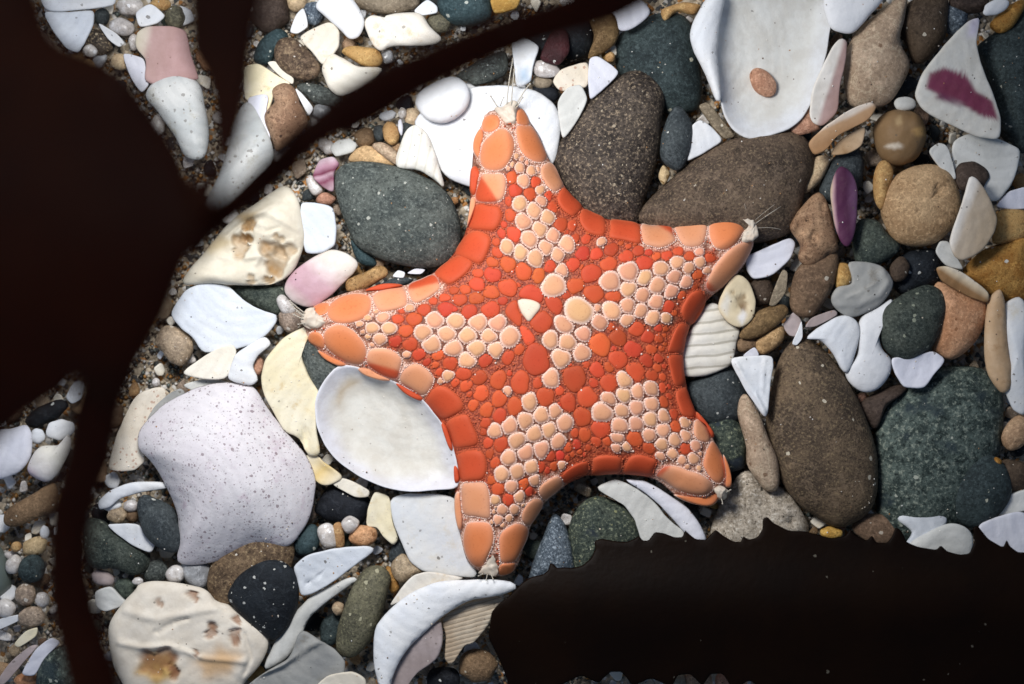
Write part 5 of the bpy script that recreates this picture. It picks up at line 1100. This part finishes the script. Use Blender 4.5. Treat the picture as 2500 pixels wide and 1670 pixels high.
    items.sort(key=lambda e: -e[2])
    small = []; smallc = []
    for i, (kind, pp, area) in enumerate(items):
        poly = ccw(bed(pp, 1.05)); rad = math.sqrt(area / math.pi) / 100
        xy, f, side, F = ring_blob(poly, 8, 1.25)
        fd = np.clip(f / .82, 0, 1) if kind == 'P' else f      # peach plates carry a pale granular flange
        prof = np.sqrt(np.clip(1 - fd ** (2.6 if kind == 'P' else 3.2), 0, 1)); h = .018 + .13 * rad if kind != 'W' else .08
        if rad > .28: h *= .75
        s0 = S(xy); z = np.where(side >= 0, s0 - .03 + h * prof + (.045 * np.sqrt(np.clip(1 - f ** 8, 0, 1)) if kind == 'P' else 0), s0 - .1)
        V = np.c_[xy, z]; nz = wob(V, 4, 2000 + i)
        tone = 1 + rng.normal() * (.11 if kind == 'O' else .05); hue = rng.normal() * (.14 if kind == 'O' else .05)
        A, B = {'P': (PE, PEr), 'O': (OR, ORr), 'W': (MAD, MAD)}[kind]
        col = shade(A, B, fd, nz) * tone; col[:, 1] *= 1 + hue
        if kind == 'P':
            k = (1 / (1 + np.exp(-(f - .83) / .02)))[:, None]; col = col * (1 - k) + RIM * k * rng.uniform(.92, 1.04, (len(f), 1))
        if i < 296:
            o = link({'P': 'disc_plate', 'O': 'disc_plate', 'W': 'sieve_plate'}[kind], to_mesh('disc_plate', V - org, F, col), mplate, root)
        else:
            small.append((V - org, F)); smallc.append(col)
        c, _ = centroid(poly)
        if kind == 'P':
            per = np.hypot(*(poly - np.roll(poly, 1, 0)).T).sum(); n = max(8, int(per / .075))
            q = c + (resample(poly, n) - c); dirs = (q - c) / np.linalg.norm(q - c, axis=1)[:, None]
            q = q - dirs * .012 + rng.normal(size=q.shape) * .008
            zz = S(q) + .012 + rng.normal(size=n) * .005
            beads += [(np.r_[q[j], zz[j]], rng.uniform(.009, .019), RIM) for j in range(n)]
    if small:
        V, F = join(small); o = link('small_disc_plates', to_mesh('small_disc_plates', V, F, np.vstack(smallc)), mplate, root); o['kind'] = 'stuff'
    # ---- fine granules scattered over the skin
    lo, hi = out.min(0), out.max(0); q = rng.uniform(lo, hi, (6000, 2)); q = q[inside(q, out)]; q = q[bdist(q, out) > .18]
    qp = q * (H / (H - 1.0)) * [100, -100] + [1250, 835]; zz = S(q)
    for s in range(0, len(q), 2000):
        dd = np.hypot(qp[s:s + 2000, None, 0] - X[None, :, 0], qp[s:s + 2000, None, 1] - X[None, :, 1]) - RR[None]
        k = dd.argmin(1); m = dd.min(1)
        for j in range(len(k)):
            if isP[k[j]] and m[j] < 14: 
                if rng.random() < .7: continue
                cc = RIM
            else:
                cc = np.array(lin('#c05a34')) * rng.uniform(.85, 1.12)
                if rng.random() < .05: cc = RIM
            beads.append((np.r_[q[s + j], zz[s + j] - .015], rng.uniform(.016, .032), cc))
    n = len(beads)
    ph = (1 + 5 ** .5) / 2
    ico = np.array([(-1, ph, 0), (1, ph, 0), (-1, -ph, 0), (1, -ph, 0), (0, -1, ph), (0, 1, ph), (0, -1, -ph), (0, 1, -ph), (ph, 0, -1), (ph, 0, 1), (-ph, 0, -1), (-ph, 0, 1)]) / math.hypot(1, ph)
    icf = np.array([(0, 11, 5), (0, 5, 1), (0, 1, 7), (0, 7, 10), (0, 10, 11), (1, 5, 9), (5, 11, 4), (11, 10, 2), (10, 7, 6), (7, 1, 8), (3, 9, 4), (3, 4, 2), (3, 2, 6), (3, 6, 8), (3, 8, 9), (4, 9, 5), (2, 4, 11), (6, 2, 10), (8, 6, 7), (9, 8, 1)])
    pos = np.array([b[0] for b in beads]); rd = np.array([b[1] for b in beads]); bc = np.array([b[2] for b in beads]) * rng.uniform(.88, 1.08, (n, 1))
    V = (ico[None] * rd[:, None, None] + pos[:, None]).reshape(-1, 3) - org
    F = (icf[None] + (np.arange(n) * 12)[:, None, None]).reshape(-1, 3)
    o = link('granules', to_mesh('granules', V, F.tolist(), np.repeat(bc, 12, 0)), mgran, root); o['kind'] = 'stuff'
    # ---- arm tips: pale tufts and tube feet
    nb = NB('tube foot'); nb.b.inputs['Base Color'].default_value = (*lin('#d9d2c4'), 1); nb.b.inputs['Roughness'].default_value = .3
    nb.b.inputs['Transmission Weight'].default_value = .35; nb.b.inputs['IOR'].default_value = 1.1; mtube = nb.m
    tips = [((1242, 298), (0, 1), [((1237, 262), (1240, 205), (1252, 145)), ((1248, 262), (1250, 215), (1256, 170)), ((1216, 262), (1206, 248), (1198, 235)), ((1222, 258), (1224, 248), (1230, 238)), ((1262, 262), (1270, 245), (1276, 238)), ((1256, 262), (1280, 220), (1294, 205))], [(1222, 275), (1250, 275), (1240, 300), (1256, 262), (1218, 262), (1240, 312), (1262, 278)]),
            ((765, 790), (-1, 0), [((748, 775), (735, 770), (725, 760)), ((752, 782), (735, 778), (718, 768)), ((745, 765), (730, 755), (708, 735)), ((750, 788), (738, 790), (728, 792)), ((746, 772), (728, 762), (712, 745))], [(770, 785), (785, 788), (755, 778), (750, 790), (762, 800), (745, 772)]),
            ((1830, 560), (1, .3), [((1835, 545), (1860, 522), (1890, 500)), ((1838, 552), (1870, 525), (1905, 505)), ((1842, 558), (1875, 552), (1905, 560)), ((1828, 535), (1822, 515), (1818, 498)), ((1840, 548), (1865, 530), (1895, 512))], [(1822, 555), (1832, 548), (1818, 575), (1830, 570), (1838, 562), (1815, 540), (1842, 575)]),
            ((1765, 1203), (1, -.6), [((1768, 1205), (1776, 1200), (1784, 1196)), ((1760, 1215), (1764, 1224), (1764, 1230))], [(1762, 1200), (1772, 1198), (1766, 1212), (1756, 1206), (1775, 1208)]),
            ((1195, 1380), (0, -1), [((1190, 1402), (1188, 1410), (1187, 1416)), ((1180, 1400), (1174, 1404), (1168, 1406)), ((1200, 1404), (1202, 1410), (1204, 1414))], [(1204, 1360), (1200, 1372), (1196, 1384), (1188, 1392), (1204, 1390), (1196, 1400), (1180, 1396)])]
    tuftc = np.array(lin('#cfc3b2'))
    tufts = [('T1', '510,110 590,95 640,45 740,20 748,110 738,300 685,352 612,300 560,200'), ('T4', '60,650 150,590 180,680 310,740 350,800 250,850 130,835 40,770'), ('B3', '1575,50 1650,78 1702,150 1702,200 1640,232 1600,240 1598,185 1632,130 1612,90'),
             ('T8', '1465,1250 1520,1180 1632,1240 1600,1270 1560,1335 1505,1350'), ('T7', '600,1250 680,1150 722,1200 704,1465 600,1445 495,1430 560,1360')]
    for ((tx, ty), _, feet, lumps), (tt, to) in zip(tips, tufts):
        poly = resample(ccw(catmull(bed(src(tt, to), .85), 6)), 48)
        xy, f, side, F = ring_blob(poly, 10, 1.4)
        prof = np.sqrt(np.clip(1 - f ** 3, 0, 1)); V = np.c_[xy, np.where(side >= 0, .74 + .17 * prof, .6)]
        V += np.stack([wob(V, 14., 70 + int(tx)), wob(V, 14., 71 + int(tx)), 1.5 * wob(V, 12., 72 + int(tx))], -1) * .034
        link('tip_tuft', to_mesh('tip_tuft', V - org, F, np.tile(tuftc, (len(V), 1)) * (1 + .10 * wob(V, 9., 5)[:, None])), mgran, root)
        for a, b, c in feet:
            pts = [np.r_[bed(np.array([p], float), zz)[0], zz] for p, zz in zip((a, b, c), (.8, .92, 1.0))]
            pts = [pts[0] * (1 - t) ** 2 + 2 * pts[1] * t * (1 - t) + pts[2] * t * t for t in np.linspace(0, 1, 7)]
            ln = np.linalg.norm(pts[-1] - pts[0]); thin = .012 if ln < .3 or tx > 1700 else .016
            if tx == 1830: thin = .004
            V, F = tube(pts, thin, thin * .8, 7); 
            bulb = (ico * thin * 1.7 + pts[-1], icf)
            V, F = join([(V, F), bulb]); link('tube_foot', to_mesh('tube_foot', V - org, F), mtube, root)
star()

# ------------------------------------------------------------------ kelp
def kelp_mat(key, c, c2, glow):
    nb = NB('kelp ' + key); vec, _ = nb.coords(False)
    col = nb.mix(nb.ramp(nb.noise(vec, .5, 5), .35, .7), c, c2)
    sp, _ = nb.spots(vec, 3.4, .05, .085); sp2, _ = nb.spots(vec, 7.5, .025, .12)
    col = nb.mix(nb.math('MULTIPLY', nb.math('MAXIMUM', sp, sp2), .6), col, '#8f8878')
    nb.t.links.new(col, nb.b.inputs['Base Color']); nb.b.inputs['Roughness'].default_value = .5; nb.b.inputs['Specular IOR Level'].default_value = .12
    nb.t.links.new(nb.bump(nb.noise(vec, 6, 5), .15, .05), nb.b.inputs['Normal'])
    tr = nb.n('ShaderNodeBsdfTranslucent', {'Color': (*lin(glow), 1)}).outputs[0]
    mx = nb.n('ShaderNodeMixShader', {0: .4, 1: nb.b.outputs[0], 2: tr}).outputs[0]
    nb.t.links.new(mx, nb.t.nodes['Material Output'].inputs[0])
    return nb.m

def slab(name, pts, zf, T, mat, parent, org, tile='S', smooth=True, n=None, step=.3, ruffle=.0, seed=1):
    """a kelp blade: outline in the photo, height varying along it"""
    p = src(tile, pts); p = catmull(p, 6) if smooth else chaikin(p, 1, .12)
    z = zf(p); k = (H - z) / H
    w = np.stack([(p[:, 0] - 1250) / 100 * k, (835 - p[:, 1]) / 100 * k], -1)
    per = np.hypot(*(w - np.roll(w, 1, 0)).T).sum()
    w = resample(ccw(w), n or int(per / (step * .55)))
    xy, d, side, F = sheet(w, step)
    # height as a function of scene position: invert by two fixed-point steps
    z = np.full(len(xy), float(np.mean(z)))
    for _ in range(4):
        kk = H / (H - z); z = zf(np.stack([xy[:, 0] * kk * 100 + 1250, 835 - xy[:, 1] * kk * 100], -1))
    e = np.clip(d / (T * 1.2), 0, 1); z = z + side * T / 2 * np.sqrt(1 - (1 - e) ** 2)
    V = np.c_[xy, z]; V[:, 2] += ruffle * wob(np.c_[xy, xy[:, :1] * 0], 1.1, seed)
    return link(name, to_mesh(name, V - org, F), mat, parent)

def kelps():
    m1 = kelp_mat('near', '#3a1a0c', '#4c2410', '#8a4a1e'); m2 = kelp_mat('serrated', '#140a05', '#1c0f06', '#3a200c')
    org = np.array([-7.0, 1.0, 17.0])
    root = bpy.data.objects.new('kelp_frond', None); C.objects.link(root); root.location = org
    root['label'] = 'blurred dark kelp frond with a broad blade and straps hanging over the left side'; root['category'] = 'kelp'
    zb = lambda p: 19.6 + 1.2 * np.sin(p[:, 1] / 420.) + .0015 * p[:, 0]
    slab('blade', '60,-90 98,0 140,95 245,138 320,190 385,275 445,360 470,425 480,500 512,575 470,640 448,692 415,778 373,852 330,925 300,1000 210,980 198,925 150,968 64,1022 0,1076 -120,1110 -160,500 -120,-90', zb, .12, m1, root, org, ruffle=.05)
    slab('strap', '205,900 320,860 345,900 303,1010 287,1118 256,1192 230,1278 223,1374 245,1490 272,1577 296,1690 180,1760 162,1670 126,1533 110,1427 110,1331 118,1224 150,1118 168,1010', lambda p: zb(p) - .25, .14, m1, root, org, seed=2)
    slab('strap', '446,-90 650,-90 648,0 632,85 620,213 594,335 550,432 512,530 466,540 470,430 500,420 511,351 495,202 458,128 452,0', lambda p: zb(p) + .3, .12, m1, root, org, seed=3)
    slab('strap', '445,540 516,500 632,396 738,288 900,171 1062,96 1222,33 1360,-10 1500,-70 1770,-60 1610,4 1495,62 1335,106 1175,170 1026,244 910,313 796,361 692,456 542,576 480,640', lambda p: 19.8 + 1.0 * np.sin(p[:, 0] / 500.), .14, m1, root, org, seed=4)
    # serrated blade, low over the bed at the lower right
    e3 = src('C3', '-10,1180 0,1110 40,1060 110,1010 190,925 250,885 330,868 362,842 372,797 392,798 420,828 470,822 512,828 580,812 635,765 662,705 655,655 700,640 780,655 860,662 915,640 940,622 965,652 1000,652 1042,597 1100,605 1170,632 1218,630 1234,585 1262,612 1300,642 1365,648 1398,612 1430,582 1480,622 1540,657 1590,662 1605,622 1640,647 1695,632 1728,582 1730,512 1758,500')
    e4 = src('C4', '230,540 330,590 430,592 540,622 600,637 690,622 718,577 758,622 828,652 858,617 888,667 958,667 988,622 1008,565 1048,590 1080,662 1150,692 1270,712 1298,682 1340,722 1420,742 1480,735 1512,660 1500,570 1530,555 1600,642 1695,697 1718,645 1740,690 1790,727 1850,727 1950,745 2100,790 2300,850')
    low = src('S', '2650,1760 2350,1720 2150,1690 2080,1690 2050,1705 2010,1675 1970,1700 1930,1668 1870,1690 1830,1660 1790,1685 1765,1645 1735,1645 1715,1675 1685,1645 1655,1648 1640,1678 1590,1655 1545,1675 1518,1640 1490,1640 1460,1668 1420,1648 1370,1672 1330,1690 1250,1720 1236,1650 1214,1600 1192,1556')
    org2 = np.array([5.0, -6.0, 1.5])
    r2 = bpy.data.objects.new('serrated_kelp_blade', None); C.objects.link(r2); r2.location = org2
    r2['label'] = 'nearly black serrated kelp blade across the lower right'; r2['category'] = 'kelp'
    slab('blade', np.vstack([e3, e4, low]), lambda p: 1.75 + .0004 * (p[:, 0] - 1250) + .35 * np.exp(-((p[:, 1] - 1480) / 130.) ** 2), .024, m2, r2, org2, smooth=False, n=800, step=.16, ruffle=.02, seed=6)
kelps()
filler()
